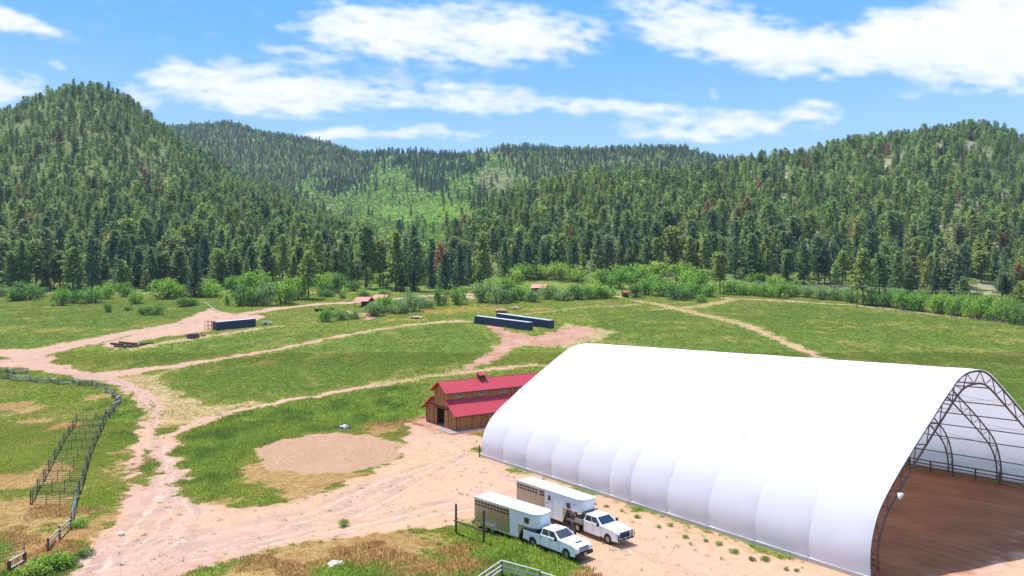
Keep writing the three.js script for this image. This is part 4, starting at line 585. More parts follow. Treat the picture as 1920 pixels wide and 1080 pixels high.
wormFence('crooked zigzag log fence curving from the track down to the pens', [[-30, 709], [30, 713], [52, 715], [100, 719], [139, 721], [185, 727], [205, 738], [219, 750], [221, 760], [208, 774], [199, 786]], 4, 12);
wormFence('short straight run of dark log fence above the zigzag one', [[-30, 699], [0, 699], [22, 700], [48, 701]], 4, 13);

// steel containers
function container(name, label, a, b, w, h, m, group) {   // a, b: ground points of one long bottom edge as seen; the box lies behind that edge
  const c = thing(name, label, 'container', group), d = b.clone().sub(a), L = d.length(), ry = Math.atan2(-d.z, d.x); c.position.copy(a); c.position.y = Math.min(a.y, b.y) - .05; c.rotation.y = ry; c.rotation.order = 'YXZ'; c.rotation.z = Math.asin(clamp(d.y / L, -1, 1)); c.position.y = a.y - .05;
  part('shell', box(L - .1, h - .1, w - .1, L / 2, h / 2 + .05, -w / 2), m, c);
  const n = Math.round(L / .32), ribs = []; for (let k = 1; k < n; k++) ribs.push(box(.15, h - .34, .05, k * L / n, h / 2 + .05, -.032), box(.15, h - .34, .05, k * L / n, h / 2 + .05, -w + .032)); part('corrugation', ribs, m, c);
  for (const x of [.06, L - .06]) for (const z of [-.06, -w + .06]) part('corner_post', box(.14, h, .14, x, h / 2, z), m, c);
  part('top_rail', [box(L, .13, .1, L / 2, h - .06, -.04), box(L, .13, .1, L / 2, h - .06, -w + .04)], m, c); part('bottom_rail', [box(L, .16, .1, L / 2, .08, -.04), box(L, .16, .1, L / 2, .08, -w + .04)], m, c); part('roof', box(L - .16, .06, w - .16, L / 2, h + .005, -w / 2), M.navyTop, c);
  for (const s of [.28, .72]) part('door', box(.05, h - .3, w * .42, L + .0, h / 2 + .04, -w * s), m, c); part('lock_bar', [.2, .4, .6, .8].map((s) => rod(V(L + .06, .2, -w * s), V(L + .06, h - .2, -w * s), .025, 5)), M.steel, c); return c;
}
container('shipping_container', 'long dark blue container nearer the white arena, one of two', P3(889, 607), P3(989, 620.5), 2.6, 2.75, M.navy);
container('shipping_container', 'long dark blue container half hidden behind its twin', P3(930, 602), P3(1028, 616.5), 2.6, 2.75, M.navy);
container('shipping_container', 'dark blue container with white roof standing beside the dirt road', P3(406, 620), P3(480, 612.5), 2.6, 2.7, mat([.022, .04, .085], .6));
{ // rust coloured steel rack, tank, logs and white scrap beside it
  const a = P3(384, 618), b = P3(404, 619.5), f = thing('steel_rack', 'rusty upright steel rack at the end of the roadside container', 'rack'); f.position.copy(a); const q = b.clone().sub(a);
  for (let k = 0; k < 4; k++) { const x = q.x * k / 3, y = q.y * k / 3, z = q.z * k / 3; part('upright', rod(V(x, y, z), V(x, y + 2.8, z), .07, 6), M.rust, f); part('back_upright', rod(V(x, y, z - 2.2), V(x, y + 2.7, z - 2.2), .07, 6), M.rust, f); } for (const y of [.15, 1.3, 2.7]) for (const dz of [0, -2.2]) part('crossbar', rod(V(0, y, dz), V(q.x, q.y + y, q.z + dz), .06, 6), M.rust, f);
  const tk = thing('stock_tank', 'low dark round stock tank by the end of the rusty rack', 'tank'); const tp = P3(362, 633); tk.position.copy(tp); part('wall', new THREE.LatheGeometry([[1.75, 0], [1.8, .1], [1.8, .95], [1.86, 1.0], [1.78, 1.02], [1.7, .95], [1.7, .1]].map((p) => new THREE.Vector2(...p)), 26), mat([.10, .075, .11], .6), tk); part('water', new THREE.CircleGeometry(1.7, 24).rotateX(-Math.PI / 2).translate(0, .7, 0), mat([.03, .035, .03], .08), tk); part('hoop', [.35, .65].map((y) => new THREE.TorusGeometry(1.81, .03, 5, 26).rotateX(Math.PI / 2).translate(0, y, 0)), M.steel, tk);
  const ft = thing('feed_ramp', 'small rust red tilted steel ramp next to the round stock tank', 'ramp'); ft.position.copy(P3(381, 630)); part('deck', box(1.6, .12, 1.2).rotateZ(-.5).translate(0, .55, 0), M.rust, ft); part('leg', [rod(V(-.55, 0, .5), V(-.55, .85, .5), .05), rod(V(-.55, 0, -.5), V(-.55, .85, -.5), .05)], M.rust, ft);
  const rl = rngOf(21); for (const [u0, v0, u1, v1, rad] of [[208, 646, 232, 648, .32], [224, 644, 256, 647, .34], [236, 650, 258, 651, .30], [214, 650, 236, 652, .28], [256, 650, 278, 645, .26], [262, 646, 288, 644, .24]]) { const a2 = P3(u0, v0), b2 = P3(u1, v1), g = thing('felled_log', 'dark felled log lying in the loose heap beside the dirt road', 'log', 'felled logs beside the dirt road'); g.position.copy(a2); const e = b2.clone().sub(a2); part('bark', rod(V(0, rad, 0), V(e.x, e.y + rad, e.z), rad, 9, rad * .85), mat([.095 + .03 * rl(), .055, .045], .95), g); part('cut_end', new THREE.CircleGeometry(rad * .9, 9).applyQuaternion(new THREE.Quaternion().setFromUnitVectors(V(0, 0, 1), e.clone().normalize().negate())).translate(-e.x * .004, rad, -e.z * .004), mat([.35, .24, .16], .9), g); }
  const sc = thing('utility_trailer', 'small white flat trailer parked past the roadside container', 'trailer'); sc.position.copy(P3(499, 609)); sc.rotation.y = .1; part('deck', box(3.6, .16, 1.7, 0, .75, 0), mat([.62, .64, .68], .5), sc); part('side_board', [box(3.6, .4, .05, 0, 1.0, .85), box(3.6, .4, .05, 0, 1.0, -.85)], mat([.7, .72, .76], .5), sc); part('drawbar', [rod(V(1.8, .65, .5), V(3.0, .55, 0), .05), rod(V(1.8, .65, -.5), V(3.0, .55, 0), .05)], M.steel, sc); for (const z of [.9, -.9]) wheel(sc, -.2, z, .34, .2, Math.sign(z));
  const tr = thing('feed_trough', 'long dark feed trough in the grass beside the red roofed shelters', 'trough'); tr.position.copy(P3(592, 585)); const e2 = P3(624, 581).sub(tr.position); tr.rotation.y = Math.atan2(-e2.z, e2.x); const TL = Math.hypot(e2.x, e2.z); part('box', [box(TL, .1, 1.3, TL / 2, .4, 0), box(TL, .9, .1, TL / 2, .75, .62), box(TL, .9, .1, TL / 2, .75, -.62), box(.1, .9, 1.3, 0, .75, 0), box(.1, .9, 1.3, TL, .75, 0)], mat([.055, .035, .03], .9), tr); part('skid', [box(TL * .9, .3, .2, TL / 2, .16, .4), box(TL * .9, .3, .2, TL / 2, .16, -.4)], M.darkWood, tr);
}
// small red roofed sheds
function shed(name, label, P, ry, w, d, eave, peak, open, group) {
  const s = thing(name, label, 'shed', group); s.position.copy(P); s.rotation.y = ry;
  const wall = mat([.12, .05, .035], .9), roof = mat([.60, .10, .07], .5);
  if (open) { for (const x of [-w / 2, w / 2]) for (const z of [-d / 2, d / 2]) part('post', box(.18, eave + .6, .18, x * .94, (eave - .6) / 2, z * .94), M.darkWood, s); part('back_wall', box(w * .94, eave + .4, .1, 0, (eave - .4) / 2, -d / 2 + .1), wall, s); part('side_wall', box(.1, eave + .4, d * .9, w / 2 - .2, (eave - .4) / 2, 0), wall, s); } else { part('wall', box(w, eave + .8, d, 0, (eave - .8) / 2, 0), wall, s); part('door', box(.9, 1.9, .05, -w * .2, 1.0, d / 2 + .03), M.darkWood, s); part('window', box(.7, .7, .05, w * .22, 1.4, d / 2 + .03), M.glass, s); }
  for (const x of [-w / 2 + .06, w / 2 - .06]) part('gable', prism([[-d / 2, eave - .05], [d / 2, eave - .05], [0, peak - .08]], .1).rotateY(Math.PI / 2).translate(x, 0, 0), wall, s);
  const o = .4, k = (peak - eave) / (d / 2); for (const z of [1, -1]) { const c = [V(-w / 2 - o, eave - o * k, z * (d / 2 + o)), V(w / 2 + o, eave - o * k, z * (d / 2 + o)), V(w / 2 + o, peak, 0), V(-w / 2 - o, peak, 0)]; if (z < 0) c.reverse(); const r = part('roof_slope', slab(c, .08), roof, s), ribs = []; for (let x = -w / 2 - .3; x < w / 2 + .35; x += .7) ribs.push(rod(V(x, eave - o * k + .1, z * (d / 2 + o)), V(x, peak + .1, 0), .03, 4)); part('seam', ribs, roof, r); }
  return s;
}
shed('open_shelter', 'open sided red roofed shelter standing by the dirt road, the one on posts', P3(683, 575), -.35, 6.2, 5.4, 2.5, 4.0, true);
shed('open_shelter', 'red roofed shelter half behind the bushes next to the one on posts', P3(716, 570), -.35, 6.2, 5.4, 2.5, 4.0, true);
shed('red_roof_cabin', 'small dark red cabin with red roof among the bright oak brush', P3(1012, 548), -.3, 7, 5, 2.4, 4.0, false);
shed('rust_shed', 'tiny rust red lean shed at the end of the hedge of bushes', P3(1173, 557), .3, 2.6, 2.4, 2.2, 2.9, false);
{ // boulders by the riding circle; dirt piles; fallen tree
  const r = rngOf(31); const stone = (p, s, m, label, group, name = 'boulder') => { const g = new THREE.IcosahedronGeometry(s, 2), q = g.attributes.position; for (let i = 0; i < q.count; i++) { const v = V(q.getX(i), q.getY(i), q.getZ(i)), k = 1 + .28 * noiseA(v.x / s * 1.1 + p.x, v.y / s * 1.1 + v.z / s); q.setXYZ(i, v.x * k * 1.25, v.y * k * .75, v.z * k); } g.computeVertexNormals(); const o = part(name, g, m); o.position.copy(p); o.position.y += s * .25; o.rotation.y = r() * 6; return tag(o, label, 'boulder', group); };
  stone(P3(646, 803), .62, mat([.72, .72, .74], .9), 'white boulder in the dark cluster beside the riding circle');
  for (const [u, v, s] of [[634, 803, .5], [640, 805, .38], [654, 804, .42], [641, 800, .4]]) stone(P3(u, v), s, mat([.07, .07, .08], .9), 'small dark boulder in the cluster round the white boulder', 'dark boulders round the white one');
  for (const [u, v, s, l] of [[939, 585, 2.2, 'reddish dirt mound nearer the dark blue containers'], [968, 580, 1.7, 'pinkish dirt mound farther along the field from the dark blue containers'], [779, 597, 2.0, 'low grey rubble mound in the rough grass before the bushes']]) { const o = stone(P3(u, v), s, mat(u === 779 ? [.46, .38, .29] : [.50, .27, .19], .95), l, null, 'dirt_mound'); o.scale.y = u === 779 ? .25 : .45; o.userData.category = 'mound'; }
  for (const [u, v, s] of [[625, 1063, .5], [636, 1061, .36], [228, 1003, .3]]) stone(P3(u, v), s, mat([.62, .56, .44], .9), u > 300 ? 'pale sandstone boulder lying in the dry grass below the yard' : 'small pale boulder on the edge of the yard by the weeds', u > 300 ? 'pale boulders in the dry grass' : null);
  const f = thing('fallen_tree', 'bleached fallen tree with bare branches in the pasture by the road', 'fallen tree'); f.position.copy(P3(383, 568)); const e = P3(408, 586).sub(f.position), bl = mat([.62, .60, .50], .9); part('trunk', rod(V(0, .4, 0), V(e.x, e.y + .25, e.z), .09, 7, .16), bl, f);
  for (let k = 0; k < 9; k++) { const t = .15 + k * .095, b = V(e.x * t, e.y * t + .35, e.z * t); part('branch', rod(b, b.clone().add(V((r() - .2) * 3.2, .3 + r() * 1.3, (r() - .5) * 5)), .07, 5, .025), bl, f); }
}
// power line along the forest edge
{ const a = onGround(115, 330), mk = (X, Z) => { const p = onGround(X, Z), t = thing('utility_pole', X < 120 ? 'wooden utility pole in the brush near the meeting of the field roads' : X < 160 ? 'wooden utility pole standing midway along the wire' : 'wooden utility pole past the hedge by the open slope', 'utility pole'); t.position.copy(p); part('pole', rod(V(0, -.3, 0), V(0, 9.2, 0), .15, 7, .1), M.darkWood, t); part('crossarm', box(1.8, .12, .1, 0, 8.9, .1, .6), M.darkWood, t); return p.clone().add(V(0, 9, 0)); };
  const A = mk(96, 320), B = mk(142, 290), C = mk(182, 262); void a;
  for (const [p, q] of [[A, B], [B, C]]) for (const s of [-.7, .7]) { const w = [0, .25, .5, .75, 1].map((t) => p.clone().lerp(q, t).add(V(s * .8, -Math.sin(Math.PI * t) * .9, s * .55))); const o = part('power_wire', new THREE.TubeGeometry(new THREE.CatmullRomCurve3(w), 20, .035, 4), mat([.45, .46, .48], .5, { metalness: .5 })); tag(o, p === A ? 'thin power wire strung over the lilac brush between poles' : 'thin power wire strung over the green hedge between poles', 'wire', 'power wires along the forest edge'); } }
// wire fence along the far field road
{ const list = []; for (let u = 1370; u <= 1960; u += 26) list.push(P3(u, (u < 1600 ? mix(560.5, 570, (u - 1370) / 230) : u < 1800 ? mix(570, 593, (u - 1600) / 200) : mix(593, 612, (u - 1800) / 160)) + 6.0)); postRail('wire_fence', 'thin post and wire fence along the far field road', 'wire fence', list, { h: 1.2, pr: .07, rr: .012, rails: [.5, .8, 1.1], m: M.greyWood, seed: 40, jit: 0 }); }
console.log(((Date.now() - T0) / 1000).toFixed(1), 'fences done');

// ------------------------------------------------------------------ trees and brush
// a tuft of needles or leaves: a few small faces round a point, lit as a rounded clump
function tuft(P, N, c, out, size, n, r, flat = .5, long = 1) {
  for (let k = 0; k < n; k++) {
    const d = V(r() - .5, (r() - .5) * flat + .1, r() - .5).normalize(), e = V(r() - .5, r() - .5, r() - .5).cross(d).normalize(), a = c.clone().addScaledVector(d, size * (.15 + .3 * r())), l = size * (.7 + .6 * r()) * long, w = size * (.28 + .22 * r());
    const p0 = a.clone().addScaledVector(e, -w), p1 = a.clone().addScaledVector(e, w), p2 = a.clone().addScaledVector(d, l); const fn = p1.clone().sub(p0).cross(p2.clone().sub(p0)).normalize(); if (fn.dot(out) < 0) fn.negate();
    const nn = fn.multiplyScalar(.45).addScaledVector(out, .5).addScaledVector(d, .3); nn.y += .55; nn.normalize();
    for (const p of [p0, p1, p2]) { P.push(p.x, p.y, p.z); N.push(nn.x, nn.y, nn.z); }
  }
}
const geoOf = (P, N) => { const g = new THREE.BufferGeometry(); g.setAttribute('position', new THREE.Float32BufferAttribute(P, 3)); g.setAttribute('normal', new THREE.Float32BufferAttribute(N, 3)); return g; };
// ponderosa: bare lower trunk, loose rounded tiers. Unit height 1, scaled when planted
function pineGeo(seed, o) {
  const r = rngOf(seed), P = [], N = [], limbs = [];
  const shape = (t) => o.spruce ? Math.pow(1 - t, .85) * 1.02 + .03 : o.cone ? Math.pow(1 - t, .6) * .95 + .06 : o.round ? Math.pow(Math.sin(Math.PI * clamp(.10 + .86 * t)), .55) * .95 + .04 : Math.pow(Math.sin(Math.PI * clamp(.16 + .84 * t * .98 + .0)), .7) * (1 - .45 * t) + .05;
  for (let k = 0; k < o.branches; k++) {
    const t = Math.pow((k + r()) / o.branches, o.spruce ? 1.15 : .95), y = mix(o.base, .97, t), len = o.rad * shape(t) * (.62 + .55 * r()), a = k * 2.399 + r() * .8, lift = o.spruce ? -.18 + .35 * t : -.10 + .55 * t + .25 * (r() - .5);
    const d = V(Math.cos(a), lift, Math.sin(a)).normalize(), s = V(0, y, 0);
    if (!o.lod) limbs.push(rod(s, s.clone().addScaledVector(d, len * .8), .004, 4, .0015));
    const n = Math.max(1, Math.round(o.tufts * (.5 + len / o.rad)));
    for (let i = 0; i < n; i++) { const f = n === 1 ? .8 : .32 + .72 * (i + r() * .6) / n, c = s.clone().addScaledVector(d, len * f).add(V((r() - .5) * o.rad * .32, (r() - .5) * .018, (r() - .5) * o.rad * .32)); tuft(P, N, c, V(c.x, .02 + (r() * .05), c.z).normalize().add(V(0, .45, 0)).normalize(), o.size * (.75 + .5 * r()), o.faces, r, o.spruce ? .5 : .9); }
  }
  for (let i = 0; i < (o.lod ? 3 : 8); i++) tuft(P, N, V((r() - .5) * .015, .95 + .05 * i / 8, (r() - .5) * .015), V(0, 1, 0), o.size * .6, o.faces, r, 2);
  const trunk = rod(V(0, -.03, 0), V((r() - .5) * .015, .96, (r() - .5) * .015), o.thick ?? .014, o.lod ? 4 : 7, .003);
  return { crown: geoOf(P, N), trunk: limbs.length ? merged([trunk, ...limbs]) : noIndex(trunk) };
}
function brushGeo(seed, o) {   // dome of leafy clumps, unit width 1 and height about .75
  const r = rngOf(seed), P = [], N = [], st = [];
  const lumps = []; for (let k = 0; k < o.lumps; k++) { const a = r() * 6.283, q = Math.sqrt(r()) * .36, h = (.18 + .42 * r()) * (1 - q * .8); lumps.push([V(Math.cos(a) * q, h, Math.sin(a) * q), .13 + .11 * r()]); if (!o.lod) st.push(rod(V(Math.cos(a) * q * .3, -.02, Math.sin(a) * q * .3), V(Math.cos(a) * q, h, Math.sin(a) * q), .012, 4, .005)); }
  for (const [c, s] of lumps) for (let k = 0; k < o.leaves; k++) { const d = V(r() - .5, r() - .42, r() - .5).normalize(), p = c.clone().addScaledVector(d, s * (.55 + .5 * r())); if (p.y < .02) p.y = .02 + r() * .05; tuft(P, N, p, d.clone().add(V(0, .3, 0)).normalize(), o.size * (.7 + .6 * r()), o.faces, r, 1.4, .75); }
  return { crown: geoOf(P, N), trunk: st.length ? merged(st) : null };
}
const bark = mat([.13, .085, .065], .95), barkGrey = mat([.16, .14, .125], .95);
const leaf = (c) => phys(c.map((x) => x * 2.55), 1, { transmission: .45, thickness: 0, specularIntensity: .1 });
const pineTones = [[.115, .162, .050], [.090, .145, .048], [.150, .185, .046], [.068, .115, .048], [.125, .150, .062]].map(leaf), spruceTones = [[.045, .085, .045], [.060, .105, .060], [.038, .070, .042]].map(leaf), deadTones = [[.42, .16, .085], [.28, .12, .085]].map(leaf), brushTones = [[.098, .190, .032], [.125, .220, .032], [.076, .148, .036], [.120, .190, .065], [.170, .240, .040]].map(leaf);
const pineProto = [1, 2, 3, 4, 5].map((s) => pineGeo(100 + s, { round: s === 4, cone: s === 5, branches: 56 + s * 6, tufts: 5, faces: 4, size: .036, rad: .185 + .02 * (s % 3), base: [.16, .28, .10, .30, .12][s - 1] }));
const spruceProto = [1, 2].map((s) => pineGeo(200 + s, { spruce: true, branches: 120, tufts: 5, faces: 4, size: .030, rad: .17 + .03 * s, base: .04 }));
const brushProto = [1, 2, 3].map((s) => brushGeo(300 + s, { lumps: 15 + s * 3, leaves: 34, faces: 3, size: .050 }));
const deadProto = pineGeo(400, { branches: 60, tufts: 2, faces: 3, size: .022, rad: .13, base: .2 });
const pick = (a, r) => a[Math.min(a.length - 1, Math.floor(r() * a.length))];
function plant(name, label, category, group, proto, tone, barkMat, P, h, w, turn) { const o = thing(name, label, category, group); o.position.copy(P); o.scale.set(w, h, w); o.rotation.y = turn; if (proto.trunk) part('trunk', proto.trunk, barkMat, o); part('crown', proto.crown, tone, o); return o; }
const rt = rngOf(77);
// trees that stand out along the forest edge: [u, top row, base row, kind]
const marked = [[40, 447, 543, 'p'], [88, 426, 541, 'p'], [137, 430, 540, 'p'], [172, 438, 546, 'p'], [112, 470, 540, 'p'], [20, 470, 545, 'p'], [282, 462, 542, 'p'], [310, 470, 536, 'p'], [240, 470, 534, 's'], [252, 488, 537, 's'], [220, 485, 535, 's'], [147, 512, 548, 's'], [366, 484, 556, 'S'], [407, 452, 530, 'S'], [466, 440, 530, 'p'], [438, 462, 528, 'p'], [500, 455, 530, 'p'], [530, 440, 525, 'p'], [560, 445, 522, 'p'], [596, 434, 528, 'p'], [578, 470, 560, 'y'], [640, 450, 530, 'p'], [660, 470, 538, 's'], [686, 417, 540, 'p'], [712, 448, 541, 'p'], [742, 432, 545, 'p'], [775, 419, 545, 'p'], [752, 505, 546, 'S'], [777, 508, 546, 'S'], [808, 470, 540, 's'], [834, 472, 547, 'S'], [862, 455, 541, 'S'], [905, 433, 531, 'p'], [946, 446, 536, 'p'], [880, 465, 530, 's'], [990, 452, 520, 'p'], [1018, 455, 515, 's'], [1042, 450, 512, 'p'], [1075, 445, 510, 'p'], [1120, 434, 520, 'p'], [1140, 440, 515, 'p'], [1180, 448, 508, 's'], [1230, 445, 512, 'p'], [1260, 424, 505, 'p'], [1292, 443, 513, 'p'], [1322, 440, 514, 'p'], [1350, 472, 550, 'p'], [1378, 443, 520, 'p'], [1405, 448, 520, 's'], [1430, 455, 518, 'p'], [1507, 452, 533, 'p'], [1546, 463, 533, 'p'], [1580, 470, 535, 'p'], [1618, 466, 571, 'p'], [1660, 478, 545, 'p'], [1700, 490, 550, 'p'], [1752, 508, 556, 's'], [1806, 518, 567, 'p'], [1780, 490, 550, 'p'], [1868, 478, 525, 's'], [1880, 516, 565, 'p'], [1913, 530, 575, 'p'], [1840, 470, 530, 'p'], [432, 480, 520, 'd'], [208, 440, 495, 'd'], [47, 424, 470, 'd'], [370, 430, 480, 'g'], [55, 400, 440, 'd']];
const LP = { p: 'tall green pine at the forest edge along the meadow', s: 'slim dark spruce among the pines of the forest edge', S: 'dense dark spruce with boughs to the ground before the pines', y: 'yellow green pine rising out of the oak brush', d: 'dead rust red pine standing among green ones', g: 'bare grey snag tree on the forest slope' };
const GP = { p: 'pines of the forest edge', s: 'slim spruces of the forest edge', S: 'dense spruces before the pines', d: 'dead red pines' };
const taken = [], toneName = ['green', 'deep green', 'yellow green', 'dark green', 'olive grey'], tall = (h) => h > 19 ? 'very tall' : h > 16 ? 'tall' : h > 13 ? 'medium' : 'short', girth = (w, h) => w / h > 1.25 ? 'broad' : w / h > 1.0 ? 'loose' : 'narrow';
for (const [u, top, base, k] of marked) {
  const g = at(u, base), h = (base - top) * g.Z / FOC, P = V(g.X, g.y - .1, -g.Z); taken.push([g.X, g.Z, k === 'y' ? 2 : 2.5]);
  const proto = k === 's' || k === 'S' ? spruceProto[rt() * 2 | 0] : k === 'd' ? pineProto[1] : k === 'g' ? deadProto : pick(pineProto, rt), tone = k === 's' || k === 'S' ? pick(spruceTones, rt) : k === 'd' ? pick(deadTones, rt) : k === 'g' ? leaf([.25, .22, .24]) : k === 'y' ? pineTones[2] : pick(pineTones, rt);
  const wide = h * (k === 'S' ? 1.15 : k === 's' ? .8 : 1.05 + .25 * rt()) * clamp(22 / h, .8, 1.35), look = `${tall(h)} ${girth(wide, h)} ${toneName[Math.max(0, pineTones.indexOf(tone))]}`;
  plant({ p: 'pine_tree', s: 'spruce_tree', S: 'dense_spruce', y: 'oak_side_pine', d: 'dead_pine', g: 'grey_snag' }[k], k === 'p' ? `${look} pine at the forest edge along the meadow` : LP[k], { s: 'spruce', S: 'spruce' }[k] ?? 'pine tree', k === 'p' ? `${look} edge pines` : GP[k], proto, tone, k === 'g' ? barkGrey : bark, P, h, wide, rt() * 6);
}
// brush that can be told apart: [u, base row, width px, height px, tone]
const brushList = [[115, 573, 32, 32], [140, 568, 30, 24, 2], [172, 568, 42, 27], [195, 560, 36, 28, 1], [200, 585, 18, 18, 2], [257, 569, 30, 24, 1], [230, 557, 34, 30], [290, 590, 40, 21, 2], [268, 590, 20, 14, 2], [240, 582, 16, 8, 2], [310, 560, 60, 38, 1], [335, 556, 30, 22], [345, 574, 34, 16, 2], [362, 572, 24, 12, 2], [400, 557, 44, 28, 1], [450, 573, 46, 44, 2], [474, 574, 40, 38], [426, 574, 10, 22, 2], [52, 562, 60, 34, 2], [78, 556, 30, 20, 2], [30, 564, 30, 16], [0, 556, 40, 20, 2], [500, 572, 52, 48, 3], [530, 570, 50, 48, 1], [557, 562, 50, 46, 1], [600, 552, 46, 42, 1], [635, 549, 40, 40, 2], [640, 560, 16, 12, 2], [610, 556, 34, 14, 2], [662, 546, 30, 20, 2], [615, 603, 38, 27], [640, 600, 34, 20, 3], [662, 598, 30, 18, 3], [700, 592, 44, 26, 3], [720, 586, 44, 32, 1], [748, 588, 46, 28, 3], [770, 584, 44, 30, 3], [792, 578, 40, 26, 3], [768, 565, 22, 20, 3], [824, 573, 34, 34, 2], [858, 571, 32, 30], [905, 567, 44, 38, 3], [934, 569, 40, 36, 3], [956, 567, 30, 26, 2], [975, 563, 40, 26], [998, 566, 30, 22, 3], [1030, 561, 40, 26, 3], [1056, 563, 40, 24, 3], [1084, 561, 46, 28, 2], [1112, 560, 46, 30, 1], [1140, 559, 34, 22], [1190, 557, 30, 26, 2], [1214, 553, 44, 32], [1245, 556, 44, 30], [1264, 562, 56, 34, 2], [1290, 560, 50, 36], [1312, 567, 28, 16], [1330, 556, 44, 26], [1130, 532, 44, 30, 1], [1160, 540, 44, 40], [1195, 530, 60, 38, 1], [1235, 528, 60, 40, 4], [1275, 532, 60, 40, 1], [1305, 545, 60, 42, 1], [1225, 543, 50, 32], [1172, 524, 50, 28, 1], [1050, 524, 50, 32, 4], [1020, 522, 44, 26, 4], [985, 524, 44, 30, 1], [965, 530, 40, 26, 4], [1085, 528, 40, 24, 1], [950, 543, 40, 24, 1], [925, 545, 40, 22, 4], [900, 530, 30, 20, 4], [808, 535, 24, 22, 4], [1370, 548, 44, 24, 1], [1400, 553, 44, 28, 1], [1430, 555, 44, 30], [1460, 558, 48, 40, 1], [1485, 556, 40, 28], [1512, 558, 36, 22, 3], [1540, 561, 36, 26, 3], [1570, 563, 36, 24, 3], [1600, 567, 36, 26, 2], [1640, 573, 40, 30, 2], [1668, 576, 40, 30, 2], [1698, 581, 44, 34], [1728, 584, 44, 34], [1762, 588, 48, 38, 1], [1796, 593, 44, 36], [1830, 598, 48, 40, 1], [1862, 602, 44, 36], [1894, 606, 44, 40, 2], [1922, 610, 50, 42, 2], [1950, 613, 50, 42], [1810, 575, 40, 24, 1], [1850, 572, 40, 20], [1885, 580, 44, 24, 1], [1760, 570, 36, 20, 1], [1720, 566, 36, 20], [1680, 560, 36, 20, 1], [1830, 510, 30, 22, 1], [1905, 520, 40, 30, 1], [1420, 530, 40, 20, 1], [1450, 534, 36, 20, 4], [680, 556, 26, 12, 2], [720, 552, 26, 10, 1], [840, 553, 24, 10, 1], [870, 548, 26, 12, 4], [620, 540, 36, 30, 1], [660, 530, 30, 30, 4], [715, 535, 30, 30, 4], [480, 548, 50, 40, 1], [440, 548, 40, 30], [390, 545, 40, 24, 1], [300, 545, 40, 24, 2], [200, 548, 36, 22, 2]];
const BL2 = ['rounded green oak bush along the foot of the forest', 'bright leafy green oak bush along the foot of the forest', 'dark green rounded bush near the meadow edge', 'grey green willow bush in the meadow thicket', 'yellow green oak bush on the slope under the pines'];
for (const [u, base, w, h, tone = 0] of brushList) { const g = at(u, base), s = g.Z / FOC, P = V(g.X, g.y - .1, -g.Z); taken.push([g.X, g.Z, 1.5]); const size = `${w > 45 ? 'wide' : w > 35 ? 'middling' : w > 25 ? 'small' : 'tiny'} ${h / w > .8 ? 'upright' : h / w > .62 ? 'domed' : 'low'}`; plant(['oak_bush', 'bright_oak_bush', 'dark_bush', 'willow_bush', 'slope_oak_bush'][tone], `${size} ${BL2[tone]}`, 'bush', `${size} ${['green oak bushes', 'bright oak bushes', 'dark bushes', 'willow bushes', 'yellow green slope bushes'][tone]}`, pick(brushProto, rt), brushTones[tone], barkGrey, P, h * s * 1.55, w * s * 1.12, rt() * 6); }
// weeds near the yard
const weeds = [[645, 987, 1.0, .8, 'bright green weed clump growing alone on the bare yard'], [150, 990, 1.6, 1.1, 'leafy weed clump at the lower end of the pens'], [158, 1043, 1.4, .7, 'low dark weed clump at the edge of the yard'], [134, 1056, 1.2, .5, 'flat grey green weed clump on the edge of the yard'], [95, 1068, 3.0, 1.4, 'large bright weed thicket by the low board barrier'], [60, 1080, 2.6, 1.2, 'yellow green weed thicket below the low board barrier']];
for (const [u, v, w, h, lab] of weeds) plant('weed_clump', lab, 'weeds', null, pick(brushProto, rt), brushTones[u === 158 || u === 134 ? 2 : u === 60 ? 4 : 1], barkGrey, P3(u, v), h * 1.3, w * 1.2, rt() * 6);
{ const list = []; for (let k = 0; k < 15; k++) { const u = 1105 + k * 30 + rt() * 10, v = 925 + (u - 1105) * .345 + 8 + rt() * 14; list.push([u, v]); } for (const [u, v] of list) plant('wall_weed', 'small weed tuft along the foot of the white arena wall', 'weeds', 'weeds along the arena wall', pick(brushProto, rt), pick(brushTones, rt), barkGrey, P3(u, v), .3 + .25 * rt(), .5 + .6 * rt(), rt() * 6); }

